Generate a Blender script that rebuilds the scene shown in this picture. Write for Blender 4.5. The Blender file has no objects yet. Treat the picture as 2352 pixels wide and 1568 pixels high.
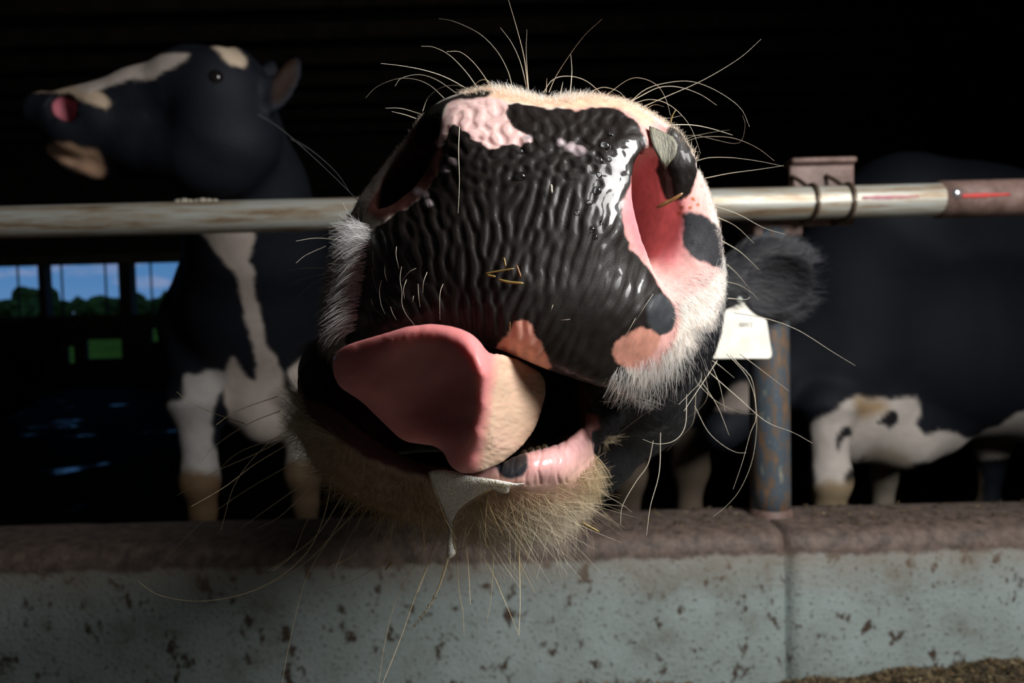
import bpy, bmesh, math, random
import numpy as np
from mathutils import Vector, Matrix

random.seed(3)
rng = np.random.default_rng(7)
scn = bpy.context.scene
COL = scn.collection

# ------------------------------------------------------------------ camera
FPX = 24.0 / 36.0 * 2352.0
CAM = np.array([0.0, 0.0, 0.70])
PITCH = math.atan(59.0 / FPX)
ROLL = math.radians(1.4)
_f = np.array([0, math.cos(PITCH), -math.sin(PITCH)])
_X = np.array([1.0, 0, 0])
_U = np.array([0, math.sin(PITCH), math.cos(PITCH)])
CR = math.cos(ROLL) * _X - math.sin(ROLL) * _U
CU = math.sin(ROLL) * _X + math.cos(ROLL) * _U
CF = _f
cam_data = bpy.data.cameras.new('camera')
cam_data.lens = 24.0
cam_data.sensor_width = 36.0
cam_data.clip_start = 0.02
cam_data.clip_end = 500
cam_data.dof.use_dof = True
cam_data.dof.focus_distance = 0.342
cam_data.dof.aperture_fstop = 9.0
cam = bpy.data.objects.new('camera', cam_data)
COL.objects.link(cam)
cam.matrix_world = Matrix(((CR[0], CU[0], -CF[0], CAM[0]), (CR[1], CU[1], -CF[1], CAM[1]),
                           (CR[2], CU[2], -CF[2], CAM[2]), (0, 0, 0, 1)))
scn.camera = cam

# ------------------------------------------------------------------ exposure, sky, lamps
scn.view_settings.view_transform = 'Standard'
scn.view_settings.look = 'None'
scn.view_settings.exposure = 0.0
scn.view_settings.gamma = 1.0
scn.view_settings.use_curve_mapping = False

world = bpy.data.worlds.new('sky')
scn.world = world
world.use_nodes = True
wn = world.node_tree
wn.nodes.clear()
def N(nt, t, **kw):
    n = nt.nodes.new(t)
    for k, v in kw.items():
        if k.startswith('i_'):
            key = k[2:].replace('_', ' ')
            n.inputs[key].default_value = v
        else:
            setattr(n, k, v)
    return n
def L(nt, a, ao, b, bi):
    nt.links.new(a.outputs[ao], b.inputs[bi])
def ramp(nt, stops, interp='LINEAR'):
    r = nt.nodes.new('ShaderNodeValToRGB')
    r.color_ramp.interpolation = interp
    while len(r.color_ramp.elements) > 1:
        r.color_ramp.elements.remove(r.color_ramp.elements[-1])
    r.color_ramp.elements[0].position = stops[0][0]
    c = stops[0][1]
    r.color_ramp.elements[0].color = (*c, 1) if len(c) == 3 else c
    for p, c in stops[1:]:
        e = r.color_ramp.elements.new(p)
        e.color = (*c, 1) if len(c) == 3 else c
    return r
tc = N(wn, 'ShaderNodeTexCoord')
sep = N(wn, 'ShaderNodeSeparateXYZ')
L(wn, tc, 'Generated', sep, 'Vector')
grad = ramp(wn, [(0.0, (.16, .28, .52)), (0.03, (.105, .245, .50)), (0.09, (.070, .21, .46)), (0.6, (.045, .15, .42))])
L(wn, sep, 'Z', grad, 'Fac')
wmap = N(wn, 'ShaderNodeMapping')
wmap.inputs['Scale'].default_value = (5, 5, 14)
wmap.inputs['Location'].default_value = (1.3, 0.2, 0.4)
L(wn, tc, 'Generated', wmap, 'Vector')
wnoise = N(wn, 'ShaderNodeTexNoise', i_Scale=1.6, i_Detail=5.0, i_Roughness=.55)
L(wn, wmap, 'Vector', wnoise, 'Vector')
cl = ramp(wn, [(0.50, (0, 0, 0)), (0.66, (1, 1, 1))])
zlow = N(wn, 'ShaderNodeMath', operation='MULTIPLY_ADD'); zlow.inputs[1].default_value = -1.5; zlow.inputs[2].default_value = .06
L(wn, sep, 'Z', zlow, 0)
csum = N(wn, 'ShaderNodeMath', operation='ADD'); L(wn, wnoise, 'Fac', csum, 0); L(wn, zlow, 'Value', csum, 1)
L(wn, csum, 'Value', cl, 'Fac')
wmix = N(wn, 'ShaderNodeMixRGB')
wmix.inputs['Color2'].default_value = (.32, .35, .52, 1)
L(wn, cl, 'Color', wmix, 'Fac')
L(wn, grad, 'Color', wmix, 'Color1')
bg = N(wn, 'ShaderNodeBackground', i_Strength=0.9)
L(wn, wmix, 'Color', bg, 'Color')
wo = N(wn, 'ShaderNodeOutputWorld')
L(wn, bg, 'Background', wo, 'Surface')

def area_lamp(name, loc, target, size, power, color, sy=None):
    ld = bpy.data.lights.new(name, 'AREA')
    ld.energy = power
    ld.color = color
    ld.size = size
    if sy:
        ld.shape = 'RECTANGLE'
        ld.size_y = sy
    o = bpy.data.objects.new(name, ld)
    COL.objects.link(o)
    o.location = loc
    d = Vector(target) - Vector(loc)
    o.rotation_euler = d.to_track_quat('-Z', 'Y').to_euler()
    return o
key = area_lamp('softbox_lamp', (0.98, 0.03, 1.38), (0.15, 0.62, 0.62), 0.56, 40.0, (1.0, 0.985, 0.96), 0.80)
fill_lamp = area_lamp('daylight_fill', (-2.2, -0.9, 1.9), (-.05, .4, .7), 1.6, 0.85, (0.80, 0.90, 1.0))  # added weak cool fill from upper left

# ------------------------------------------------------------------ helpers
def P(u, v, d):
    u = np.asarray(u, float); v = np.asarray(v, float); d = np.asarray(d, float)
    a = (u - 1176.0) / FPX * d
    b = -(v - 784.0) / FPX * d
    return CAM + a[..., None] * CR + b[..., None] * CU + d[..., None] * CF
def UV(p):
    q = np.asarray(p) - CAM
    d = q @ CF
    return 1176 + FPX * (q @ CR) / d, 784 - FPX * (q @ CU) / d, d
BASE = {}
def make_mesh(name, V, F, mat, smooth=True, attrs=None):
    V = np.asarray(V, np.float32)
    me = bpy.data.meshes.new(name)
    if isinstance(F, np.ndarray):
        n, k = F.shape
        me.vertices.add(len(V)); me.vertices.foreach_set('co', V.ravel())
        me.loops.add(n * k); me.loops.foreach_set('vertex_index', F.astype(np.int32).ravel())
        me.polygons.add(n); me.polygons.foreach_set('loop_start', np.arange(0, n * k, k, dtype=np.int32))
    else:
        me.from_pydata([tuple(map(float, v)) for v in V], [], [tuple(int(i) for i in f) for f in F])
    me.update(calc_edges=True)
    if smooth is not None:
        me.polygons.foreach_set('use_smooth', np.full(len(me.polygons), bool(smooth)))
    for k, a in (attrs or {}).items():
        a = np.asarray(a, np.float32)
        if a.ndim == 2:
            at = me.attributes.new(k, 'FLOAT_COLOR', 'POINT')
            c = np.ones((len(V), 4), np.float32); c[:, :3] = a
            at.data.foreach_set('color', c.ravel())
        else:
            at = me.attributes.new(k, 'FLOAT', 'POINT')
            at.data.foreach_set('value', a)
    if mat:
        me.materials.append(mat)
    return me
def tag(o, label=None, cat=None, group=None, kind=None):
    if label: o['label'] = label
    if cat: o['category'] = cat
    if group: o['group'] = group
    if kind: o['kind'] = kind
    return o
def top(name, V, F, mat, base=None, smooth=True, attrs=None):
    V = np.asarray(V, float)
    if base is None:
        base = np.array([V[:, 0].mean(), V[:, 1].mean(), V[:, 2].min()])
    base = np.asarray(base, float)
    me = make_mesh(name, V - base, F, mat, smooth, attrs)
    o = bpy.data.objects.new(name, me); COL.objects.link(o)
    o.location = base
    BASE[o.name] = base
    return o
def empty(name, base):
    o = bpy.data.objects.new(name, None); COL.objects.link(o)
    o.empty_display_size = .05
    o.location = base
    BASE[o.name] = np.asarray(base, float)
    return o
def part(name, V, F, mat, root, smooth=True, attrs=None, label=None, kind=None):
    base = BASE[root.name]
    me = make_mesh(name, np.asarray(V, float) - base, F, mat, smooth, attrs)
    o = bpy.data.objects.new(name, me); COL.objects.link(o)
    o.parent = root
    BASE[o.name] = base
    if label: o['label'] = label
    if kind: o['kind'] = kind
    return o
def box(c, s, bev=0.0, rot=None):
    c = np.asarray(c, float); s = np.asarray(s, float) / 2
    bm = bmesh.new()
    bmesh.ops.create_cube(bm, size=2)
    for v in bm.verts:
        v.co = Vector((v.co.x * s[0], v.co.y * s[1], v.co.z * s[2]))
    if bev:
        bmesh.ops.bevel(bm, geom=bm.edges[:], offset=bev, segments=2, affect='EDGES', profile=.5)
    V = np.array([v.co[:] for v in bm.verts])
    bm.verts.index_update()
    F = [[v.index for v in f.verts] for f in bm.faces]
    bm.free()
    if rot is not None:
        V = V @ np.asarray(rot).T
    return V + c, F
def join(*vf):
    V, F, n = [], [], 0
    for v, f in vf:
        V.append(v); F += [[i + n for i in q] for q in f]; n += len(v)
    return np.concatenate(V), F
def tubes(Pt, R, sides=3, cap=False):
    Pt = np.asarray(Pt, float); R = np.asarray(R, float)
    n, S, _ = Pt.shape
    T = np.gradient(Pt, axis=1)
    T /= np.linalg.norm(T, axis=2, keepdims=True) + 1e-12
    ref = np.where(np.abs(T[:, :1, 2:3]) > .9, np.array([1.0, 0, 0]), np.array([0, 0, 1.0]))
    A = np.cross(T, ref); A /= np.linalg.norm(A, axis=2, keepdims=True) + 1e-12
    B = np.cross(T, A)
    an = np.arange(sides) * 2 * math.pi / sides
    V = Pt[:, :, None, :] + R[:, :, None, None] * (np.cos(an)[:, None] * A[:, :, None, :] + np.sin(an)[:, None] * B[:, :, None, :])
    idx = np.arange(n * S * sides).reshape(n, S, sides)
    a = idx[:, :-1, :]; b = np.roll(a, -1, axis=2); c = idx[:, 1:, :]; d = np.roll(c, -1, axis=2)
    F = np.stack([a, b, d, c], axis=-1).reshape(-1, 4)
    V = V.reshape(-1, 3)
    if cap:
        F = [list(q) for q in F]
        for k in range(n):
            F.append(list(idx[k, 0, ::-1])); F.append(list(idx[k, -1]))
    return V, F
def catmull(pts, m=8, closed=False):
    p = np.asarray(pts, float)
    if closed:
        q = np.concatenate([p[-1:], p, p[:2]])
    else:
        q = np.concatenate([2 * p[:1] - p[1:2], p, 2 * p[-1:] - p[-2:-1]])
    out = []
    t = np.linspace(0, 1, m, endpoint=False)[:, None]
    for i in range(1, len(q) - 2):
        a, b, c, d = q[i - 1], q[i], q[i + 1], q[i + 2]
        out.append(.5 * (2 * b + (c - a) * t + (2 * a - 5 * b + 4 * c - d) * t ** 2 + (3 * b - a - 3 * c + d) * t ** 3))
    o = np.concatenate(out)
    return o if closed else np.concatenate([o, p[-1:]])
def resample(p, n):
    p = np.asarray(p, float)
    s = np.concatenate([[0], np.cumsum(np.linalg.norm(np.diff(p, axis=0), axis=1))])
    t = np.linspace(0, s[-1], n)
    return np.stack([np.interp(t, s, p[:, k]) for k in range(p.shape[1])], 1)

# ---- 2-D maps over the photograph's directions, used to size and place measured shapes
class Map2D:
    def __init__(s, u0, v0, st, arr):
        s.u0, s.v0, s.st, s.a = u0, v0, st, arr.astype(np.float32)
    def __call__(s, u, v):
        a = s.a
        x = np.clip((u - s.u0) / s.st, 0, a.shape[0] - 1.001); y = np.clip((v - s.v0) / s.st, 0, a.shape[1] - 1.001)
        i = x.astype(np.int32); j = y.astype(np.int32)
        fx = (x - i).astype(np.float32); fy = (y - j).astype(np.float32)
        return (a[i, j] * (1 - fx) + a[i + 1, j] * fx) * (1 - fy) + (a[i, j + 1] * (1 - fx) + a[i + 1, j + 1] * fx) * fy
MU0, MV0, MST = 560, 120, 5
MU = np.arange(MU0, 1800, MST, dtype=float); MV = np.arange(MV0, 1320, MST, dtype=float)
MUU, MVV = np.meshgrid(MU, MV, indexing='ij')
def tps(ctrl, lam=1e-3):
    c = np.asarray(ctrl, float)
    x = c[:, :2] / 400.0
    r2 = ((x[:, None] - x[None]) ** 2).sum(-1)
    K = np.where(r2 > 0, r2 * np.log(r2 + 1e-12), 0) + lam * np.eye(len(x))
    Pm = np.concatenate([np.ones((len(x), 1)), x], 1)
    A = np.block([[K, Pm], [Pm.T, np.zeros((3, 3))]])
    w = np.linalg.solve(A, np.concatenate([c[:, 2], np.zeros(3)]))
    U = MUU / 400.0; Vv = MVV / 400.0
    out = w[-3] + w[-2] * U + w[-1] * Vv
    for k in range(len(x)):
        r = (U - x[k, 0]) ** 2 + (Vv - x[k, 1]) ** 2
        out += w[k] * r * np.log(r + 1e-12)
    return Map2D(MU0, MV0, MST, out)
def sdpoly(u, v, poly):
    p = np.asarray(poly, float)
    u = np.asarray(u, np.float32); v = np.asarray(v, np.float32)
    best = np.full(u.shape, 1e12, np.float32)
    ins = np.zeros(u.shape, bool)
    for k in range(len(p)):
        a = p[k]; b = p[(k + 1) % len(p)]
        e = b - a
        wx = u - a[0]; wy = v - a[1]
        t = np.clip((wx * e[0] + wy * e[1]) / (e @ e + 1e-9), 0, 1)
        best = np.minimum(best, (wx - e[0] * t) ** 2 + (wy - e[1] * t) ** 2)
        c1 = (a[1] > v) != (b[1] > v)
        if abs(e[1]) > 1e-9:
            ins ^= c1 & (u < e[0] * (v - a[1]) / e[1] + a[0])
    d = np.sqrt(best)
    return np.where(ins, -d, d)
def sdmap(poly, smooth=True):
    p = catmull(poly, 6, True) if smooth else poly
    return Map2D(MU0, MV0, MST, sdpoly(MUU, MVV, p))
_lat = rng.random((24, 24, 24)).astype(np.float32)
def vnoise(p):
    p = np.asarray(p, np.float32)
    i = np.floor(p).astype(np.int64); f = p - i
    f = f * f * (3 - 2 * f)
    i0 = i % 24; i1 = (i + 1) % 24
    def g(a, b, c): return _lat[a, b, c]
    x0, y0, z0 = i0[..., 0], i0[..., 1], i0[..., 2]; x1, y1, z1 = i1[..., 0], i1[..., 1], i1[..., 2]
    fx, fy, fz = f[..., 0], f[..., 1], f[..., 2]
    a = g(x0, y0, z0) * (1 - fx) + g(x1, y0, z0) * fx
    b = g(x0, y1, z0) * (1 - fx) + g(x1, y1, z0) * fx
    c = g(x0, y0, z1) * (1 - fx) + g(x1, y0, z1) * fx
    d = g(x0, y1, z1) * (1 - fx) + g(x1, y1, z1) * fx
    return (a * (1 - fy) + b * fy) * (1 - fz) + (c * (1 - fy) + d * fy) * fz - .5
def fbm2(u, v, s, o=3, seed=0.0):
    t = 0; a = 1.0
    for k in range(o):
        t = t + a * vnoise(np.stack([u / s * 2 ** k + seed, v / s * 2 ** k + 3.7 * seed, np.full_like(u, seed + k * 5.3)], -1)); a *= .55
    return t

# ---- implicit modelling: a rectilinear grid, smooth unions and cuts, surface nets
def smin(a, b, k):
    h = np.maximum(k - np.abs(a - b), 0) / k
    return np.minimum(a, b) - h * h * k * .25
def smax(a, b, k):
    return -smin(-a, -b, k)
class Grid:
    def __init__(s, xs, ys, zs):
        s.ax = [np.asarray(a, np.float32) for a in (xs, ys, zs)]
        s.F = np.full([len(a) for a in s.ax], 0.06, np.float32)
    def blk(s, lo, hi):
        sl = []
        for a, l, h in zip(s.ax, lo, hi):
            i = max(0, int(np.searchsorted(a, l)) - 1); j = min(len(a), int(np.searchsorted(a, h)) + 1)
            sl.append(slice(i, max(j, i)))
        return tuple(sl)
    def xyz(s, b):
        return s.ax[0][b[0]][:, None, None], s.ax[1][b[1]][None, :, None], s.ax[2][b[2]][None, None, :]
    def op(s, b, f, k, mode='add'):
        if mode == 'add': s.F[b] = smin(s.F[b], f, k)
        else: s.F[b] = smax(s.F[b], -f, k)
    def cap(s, a, b, ra, rb, k=.02, mode='add'):
        a = np.asarray(a, float); b = np.asarray(b, float)
        m = max(ra, rb) + k + .02
        bl = s.blk(np.minimum(a, b) - m, np.maximum(a, b) + m)
        if any(x.stop <= x.start for x in bl): return
        X, Y, Z = s.xyz(bl)
        e = b - a; ee = e @ e + 1e-12
        t = np.clip(((X - a[0]) * e[0] + (Y - a[1]) * e[1] + (Z - a[2]) * e[2]) / ee, 0, 1).astype(np.float32)
        d = np.sqrt((X - a[0] - t * e[0]) ** 2 + (Y - a[1] - t * e[1]) ** 2 + (Z - a[2] - t * e[2]) ** 2)
        s.op(bl, (d - (ra + (rb - ra) * t)).astype(np.float32), k, mode)
    def chain(s, pts, k=.02, mode='add'):
        for (a, ra), (b, rb) in zip(pts[:-1], pts[1:]):
            s.cap(a, b, ra, rb, k, mode)
    def ell(s, c, r, axes, k=.01, mode='add'):
        c = np.asarray(c, float); r = np.asarray(r, float); axes = np.asarray(axes, float)
        m = r.max() + k + .02
        bl = s.blk(c - m, c + m)
        if any(x.stop <= x.start for x in bl): return
        X, Y, Z = s.xyz(bl)
        q = [(X - c[0]) * a[0] + (Y - c[1]) * a[1] + (Z - c[2]) * a[2] for a in axes]
        k0 = np.sqrt(sum((qq / rr) ** 2 for qq, rr in zip(q, r)))
        k1 = np.sqrt(sum((qq / rr ** 2) ** 2 for qq, rr in zip(q, r))) + 1e-9
        s.op(bl, (k0 * (k0 - 1) / k1).astype(np.float32), k, mode)
    def camc(s, b):
        X, Y, Z = s.xyz(b)
        X = X - CAM[0]; Y = Y - CAM[1]; Z = Z - CAM[2]
        d = (X * CF[0] + Y * CF[1] + Z * CF[2]).astype(np.float32)
        r = (X * CR[0] + Y * CR[1] + Z * CR[2]).astype(np.float32)
        u_ = (X * CU[0] + Y * CU[1] + Z * CU[2]).astype(np.float32)
        return 1176 + FPX * r / d, 784 - FPX * u_ / d, d
    def mesh(s, relax=2):
        F = s.F; ins = F < 0
        nx, ny, nz = F.shape
        cnt = np.zeros((nx - 1, ny - 1, nz - 1), np.uint8)
        for dx in (0, 1):
            for dy in (0, 1):
                for dz in (0, 1):
                    cnt += ins[dx:nx - 1 + dx, dy:ny - 1 + dy, dz:nz - 1 + dz]
        act = (cnt > 0) & (cnt < 8)
        I = np.argwhere(act)
        vid = np.full(act.shape, -1, np.int64); vid[act] = np.arange(len(I))
        acc = np.zeros((len(I), 3)); num = np.zeros(len(I))
        cor = [(a, b, c) for a in (0, 1) for b in (0, 1) for c in (0, 1)]
        for a in cor:
            for ax in range(3):
                if a[ax] == 0:
                    b = list(a); b[ax] = 1
                    fa = F[I[:, 0] + a[0], I[:, 1] + a[1], I[:, 2] + a[2]]; fb = F[I[:, 0] + b[0], I[:, 1] + b[1], I[:, 2] + b[2]]
                    m = (fa < 0) != (fb < 0)
                    t = np.where(m, fa / np.where(m, fa - fb, 1), 0)
                    for q in range(3):
                        acc[:, q] += np.where(m, a[q] + (t if q == ax else 0), 0)
                    num += m
        fr = acc / num[:, None]
        V = np.stack([s.ax[q][I[:, q]] + fr[:, q] * (s.ax[q][I[:, q] + 1] - s.ax[q][I[:, q]]) for q in range(3)], 1)
        Q = []
        for ax in range(3):
            o = [1 if q != ax else 0 for q in range(3)]
            sa = ins[o[0]:nx - (1 if ax == 0 else 1), o[1]:ny - 1, o[2]:nz - 1]
            sh = [0, 0, 0]; sh[ax] = 1
            sb = ins[o[0] + sh[0]:nx - 1 + sh[0], o[1] + sh[1]:ny - 1 + sh[1], o[2] + sh[2]:nz - 1 + sh[2]]
            E = np.argwhere(sa != sb) + np.array(o)
            neg = ins[E[:, 0], E[:, 1], E[:, 2]]
            b_, c_ = (ax + 1) % 3, (ax + 2) % 3
            def vv(db, dc):
                q = E.copy(); q[:, b_] -= db; q[:, c_] -= dc
                return vid[q[:, 0], q[:, 1], q[:, 2]]
            quad = np.stack([vv(1, 1), vv(0, 1), vv(0, 0), vv(1, 0)], 1)
            quad[~neg] = quad[~neg][:, ::-1]
            Q.append(quad)
        Q = np.concatenate(Q)
        Q = Q[(Q >= 0).all(1)]
        for _ in range(relax):
            S = np.zeros_like(V); c = np.zeros(len(V))
            for k in range(4):
                a, b = Q[:, k], Q[:, (k + 1) % 4]
                for q in range(3):
                    S[:, q] += np.bincount(a, V[b, q], len(V)) + np.bincount(b, V[a, q], len(V))
                c += np.bincount(a, minlength=len(V)) + np.bincount(b, minlength=len(V))
            V = V * .5 + .5 * S / np.maximum(c, 1)[:, None]
        return V, Q
def vnormals(V, Q):
    a = V[Q[:, 2]] - V[Q[:, 0]]; b = V[Q[:, 3]] - V[Q[:, 1]]
    n = np.cross(a, b)
    out = np.zeros_like(V)
    for k in range(4):
        for q in range(3):
            out[:, q] += np.bincount(Q[:, k], n[:, q], len(V))
    return out / (np.linalg.norm(out, axis=1, keepdims=True) + 1e-15)
def subdivide(V, Q, levels=1):
    me = make_mesh('tmp', V, Q, None)
    o = bpy.data.objects.new('tmp', me); COL.objects.link(o)
    m = o.modifiers.new('s', 'SUBSURF'); m.levels = levels
    dg = bpy.context.evaluated_depsgraph_get()
    e = o.evaluated_get(dg); m2 = e.to_mesh()
    V2 = np.empty(len(m2.vertices) * 3, np.float32); m2.vertices.foreach_get('co', V2)
    Q2 = np.empty(len(m2.loops), np.int32); m2.loops.foreach_get('vertex_index', Q2)
    e.to_mesh_clear()
    bpy.data.objects.remove(o); bpy.data.meshes.remove(me)
    return V2.reshape(-1, 3).astype(float), Q2.reshape(-1, 4).astype(np.int64)
def paint(C, u, v, poly, col, soft=5, nz=7, ns=40, seed=1.0, where=None, smooth=True):
    p = catmull(poly, 5, True) if smooth else np.asarray(poly, float)
    lo = p.min(0) - 40; hi = p.max(0) + 40
    m = (u > lo[0]) & (u < hi[0]) & (v > lo[1]) & (v < hi[1])
    if where is not None: m &= where
    ix = np.nonzero(m)[0]
    if not len(ix): return
    d = sdpoly(u[ix], v[ix], p) + nz * 2 * fbm2(u[ix], v[ix], ns, 3, seed)
    w = np.clip(.5 - d / soft, 0, 1)[:, None]
    C[ix] = C[ix] * (1 - w) + np.asarray(col) * w

# ------------------------------------------------------------------ materials
def mat(name):
    m = bpy.data.materials.new(name); m.use_nodes = True
    nt = m.node_tree
    return m, nt, nt.nodes['Principled BSDF']
def bump_noise(nt, bsdf, scale, strength, dist, detail=4, coord='Object', rough=.6):
    t = N(nt, 'ShaderNodeTexCoord')
    n = N(nt, 'ShaderNodeTexNoise', i_Scale=scale, i_Detail=detail, i_Roughness=rough)
    L(nt, t, coord, n, 'Vector')
    b = N(nt, 'ShaderNodeBump', i_Strength=strength, i_Distance=dist)
    L(nt, n, 'Fac', b, 'Height')
    L(nt, b, 'Normal', bsdf, 'Normal')
    return n, b
def mat_skin():
    m, nt, b = mat('cow_skin')
    c = N(nt, 'ShaderNodeAttribute', attribute_name='Col')
    w = N(nt, 'ShaderNodeAttribute', attribute_name='wet')
    s = N(nt, 'ShaderNodeAttribute', attribute_name='sss')
    L(nt, c, 'Color', b, 'Base Color')
    r = N(nt, 'ShaderNodeMapRange'); r.inputs['To Min'].default_value = .62; r.inputs['To Max'].default_value = .40
    b.inputs['Specular IOR Level'].default_value = .2
    L(nt, w, 'Fac', r, 'Value'); L(nt, r, 'Result', b, 'Roughness')
    cp = N(nt, 'ShaderNodeMath', operation='POWER'); cp.inputs[1].default_value = 2.2; L(nt, w, 'Fac', cp, 0); L(nt, cp, 'Value', b, 'Coat Weight')
    b.inputs['Coat Roughness'].default_value = .09; b.inputs['Coat IOR'].default_value = 1.36
    b.inputs['Subsurface Radius'].default_value = (1.0, .32, .2)
    b.inputs['Subsurface Scale'].default_value = .006
    L(nt, s, 'Fac', b, 'Subsurface Weight')
    bump_noise(nt, b, 1100, .25, .0004, 3)
    return m
def mat_attr(name, rough, bump=None, spec=.5, sheen=0):
    m, nt, b = mat(name)
    c = N(nt, 'ShaderNodeAttribute', attribute_name='Col')
    L(nt, c, 'Color', b, 'Base Color')
    b.inputs['Roughness'].default_value = rough
    b.inputs['Specular IOR Level'].default_value = spec
    if bump: bump_noise(nt, b, *bump)
    return m
def mat_plain(name, col, rough, bump=None, metal=0, spec=.5, var=0, vscale=10):
    m, nt, b = mat(name)
    b.inputs['Roughness'].default_value = rough
    b.inputs['Metallic'].default_value = metal
    b.inputs['Specular IOR Level'].default_value = spec
    b.inputs['Base Color'].default_value = (*col, 1)
    if var:
        t = N(nt, 'ShaderNodeTexCoord'); n = N(nt, 'ShaderNodeTexNoise', i_Scale=vscale, i_Detail=5.0)
        L(nt, t, 'Object', n, 'Vector')
        lo = tuple(x * (1 - var) for x in col); hi = tuple(min(1, x * (1 + var)) for x in col)
        r = ramp(nt, [(.35, lo), (.65, hi)])
        L(nt, n, 'Fac', r, 'Fac'); L(nt, r, 'Color', b, 'Base Color')
    if bump: bump_noise(nt, b, *bump)
    return m
M_skin = mat_skin()
M_hair = mat_attr('hair', .38, None, .5)
M_coat = mat_attr('cow_coat', .6, (220, .5, .004, 4), .18)

# =================================================================== STRUCTURE
FLOOR_Z = -0.15
def mat_concrete():
    m, nt, b = mat('painted_concrete')
    t = N(nt, 'ShaderNodeNewGeometry')
    sp = N(nt, 'ShaderNodeSeparateXYZ'); L(nt, t, 'Position', sp, 'Vector')
    n1 = N(nt, 'ShaderNodeTexNoise', i_Scale=9.0, i_Detail=6.0, i_Roughness=.65); L(nt, t, 'Position', n1, 'Vector')
    base = ramp(nt, [(.3, (.17, .18, .155)), (.46, (.26, .305, .295)), (.7, (.32, .375, .37))])
    L(nt, n1, 'Fac', base, 'Fac')
    # dirt spatter
    mp = N(nt, 'ShaderNodeMapping'); mp.inputs['Scale'].default_value = (34, 34, 26)
    L(nt, t, 'Position', mp, 'Vector')
    n2 = N(nt, 'ShaderNodeTexNoise', i_Scale=1.0, i_Detail=3.0, i_Roughness=.6); L(nt, mp, 'Vector', n2, 'Vector')
    sp2 = ramp(nt, [(.585, (0, 0, 0)), (.66, (1, 1, 1))]); L(nt, n2, 'Fac', sp2, 'Fac')
    n2b = N(nt, 'ShaderNodeTexNoise', i_Scale=120.0, i_Detail=2.0); L(nt, t, 'Position', n2b, 'Vector')
    sp3 = ramp(nt, [(.60, (0, 0, 0)), (.68, (.75, .75, .75))]); L(nt, n2b, 'Fac', sp3, 'Fac')
    mxs = N(nt, 'ShaderNodeMath', operation='MAXIMUM'); L(nt, sp2, 'Color', mxs, 0); L(nt, sp3, 'Color', mxs, 1)
    mix1 = N(nt, 'ShaderNodeMixRGB'); mix1.inputs['Color2'].default_value = (.055, .038, .026, 1)
    L(nt, mxs, 'Value', mix1, 'Fac'); L(nt, base, 'Color', mix1, 'Color1')
    # brown grime creeping down from the edge
    n3 = N(nt, 'ShaderNodeTexNoise', i_Scale=26.0, i_Detail=5.0); L(nt, t, 'Position', n3, 'Vector')
    a1 = N(nt, 'ShaderNodeMath', operation='MULTIPLY_ADD'); a1.inputs[1].default_value = .07; L(nt, n3, 'Fac', a1, 0); L(nt, sp, 'Z', a1, 2)
    gr = N(nt, 'ShaderNodeMapRange'); gr.inputs['From Min'].default_value = .20; gr.inputs['From Max'].default_value = .30
    gr.inputs['To Max'].default_value = .75
    L(nt, a1, 'Value', gr, 'Value')
    mix2 = N(nt, 'ShaderNodeMixRGB'); mix2.inputs['Color2'].default_value = (.20, .15, .11, 1)
    L(nt, gr, 'Result', mix2, 'Fac'); L(nt, mix1, 'Color', mix2, 'Color1')
    # worn bare top
    n4 = N(nt, 'ShaderNodeTexNoise', i_Scale=14.0, i_Detail=5.0, i_Roughness=.7); L(nt, t, 'Position', n4, 'Vector')
    a2 = N(nt, 'ShaderNodeMath', operation='MULTIPLY_ADD'); a2.inputs[1].default_value = .045; L(nt, n4, 'Fac', a2, 0); L(nt, sp, 'Z', a2, 2)
    st = N(nt, 'ShaderNodeMapRange'); st.inputs['From Min'].default_value = .262; st.inputs['From Max'].default_value = .270
    L(nt, a2, 'Value', st, 'Value')
    n5 = N(nt, 'ShaderNodeTexNoise', i_Scale=45.0, i_Detail=6.0, i_Roughness=.7); L(nt, t, 'Position', n5, 'Vector')
    brown = ramp(nt, [(.33, (.045, .032, .026)), (.5, (.105, .075, .062)), (.7, (.17, .125, .10))]); L(nt, n5, 'Fac', brown, 'Fac')
    mix3 = N(nt, 'ShaderNodeMixRGB'); L(nt, st, 'Result', mix3, 'Fac'); L(nt, mix2, 'Color', mix3, 'Color1'); L(nt, brown, 'Color', mix3, 'Color2')
    L(nt, mix3, 'Color', b, 'Base Color')
    b.inputs['Roughness'].default_value = .7
    bp = N(nt, 'ShaderNodeBump', i_Strength=.5, i_Distance=.003); L(nt, n2b, 'Fac', bp, 'Height'); L(nt, bp, 'Normal', b, 'Normal')
    return m
M_conc = mat_concrete()
M_joint = mat_plain('joint_dirt', (.05, .035, .028), .9)
XJ = float(P(1815, 1300, 1.25)[0])
def curb_section(x0, x1, root):
    prof = [(1.25, -.2), (1.25, .10), (1.25, .20), (1.25, .252), (1.2535, .266), (1.262, .277), (1.278, .284), (1.33, .286), (1.40, .286), (1.425, .284), (1.435, .276), (1.435, .05), (1.435, -.3)]
    n = int((x1 - x0) / .03) + 2
    xs = np.linspace(x0, x1, n)
    V = np.array([[x, y, z] for x in xs for (y, z) in prof])
    k = len(prof)
    dn = vnoise(V * 22) * .004
    V[:, 1] += np.where(V[:, 2] > .255, dn, dn * .3); V[:, 2] += np.where(V[:, 2] > .25, vnoise(V * 15 + 9) * .004, 0)
    V[::k, 2] = -.2
    F = []
    for i in range(n - 1):
        for j in range(k - 1):
            F.append([i * k + j, (i + 1) * k + j, (i + 1) * k + j + 1, i * k + j + 1])
    F.append(list(range(k))); F.append([(n - 1) * k + j for j in range(k)][::-1])
    return part('curb_section', V, F, M_conc, root)
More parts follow.
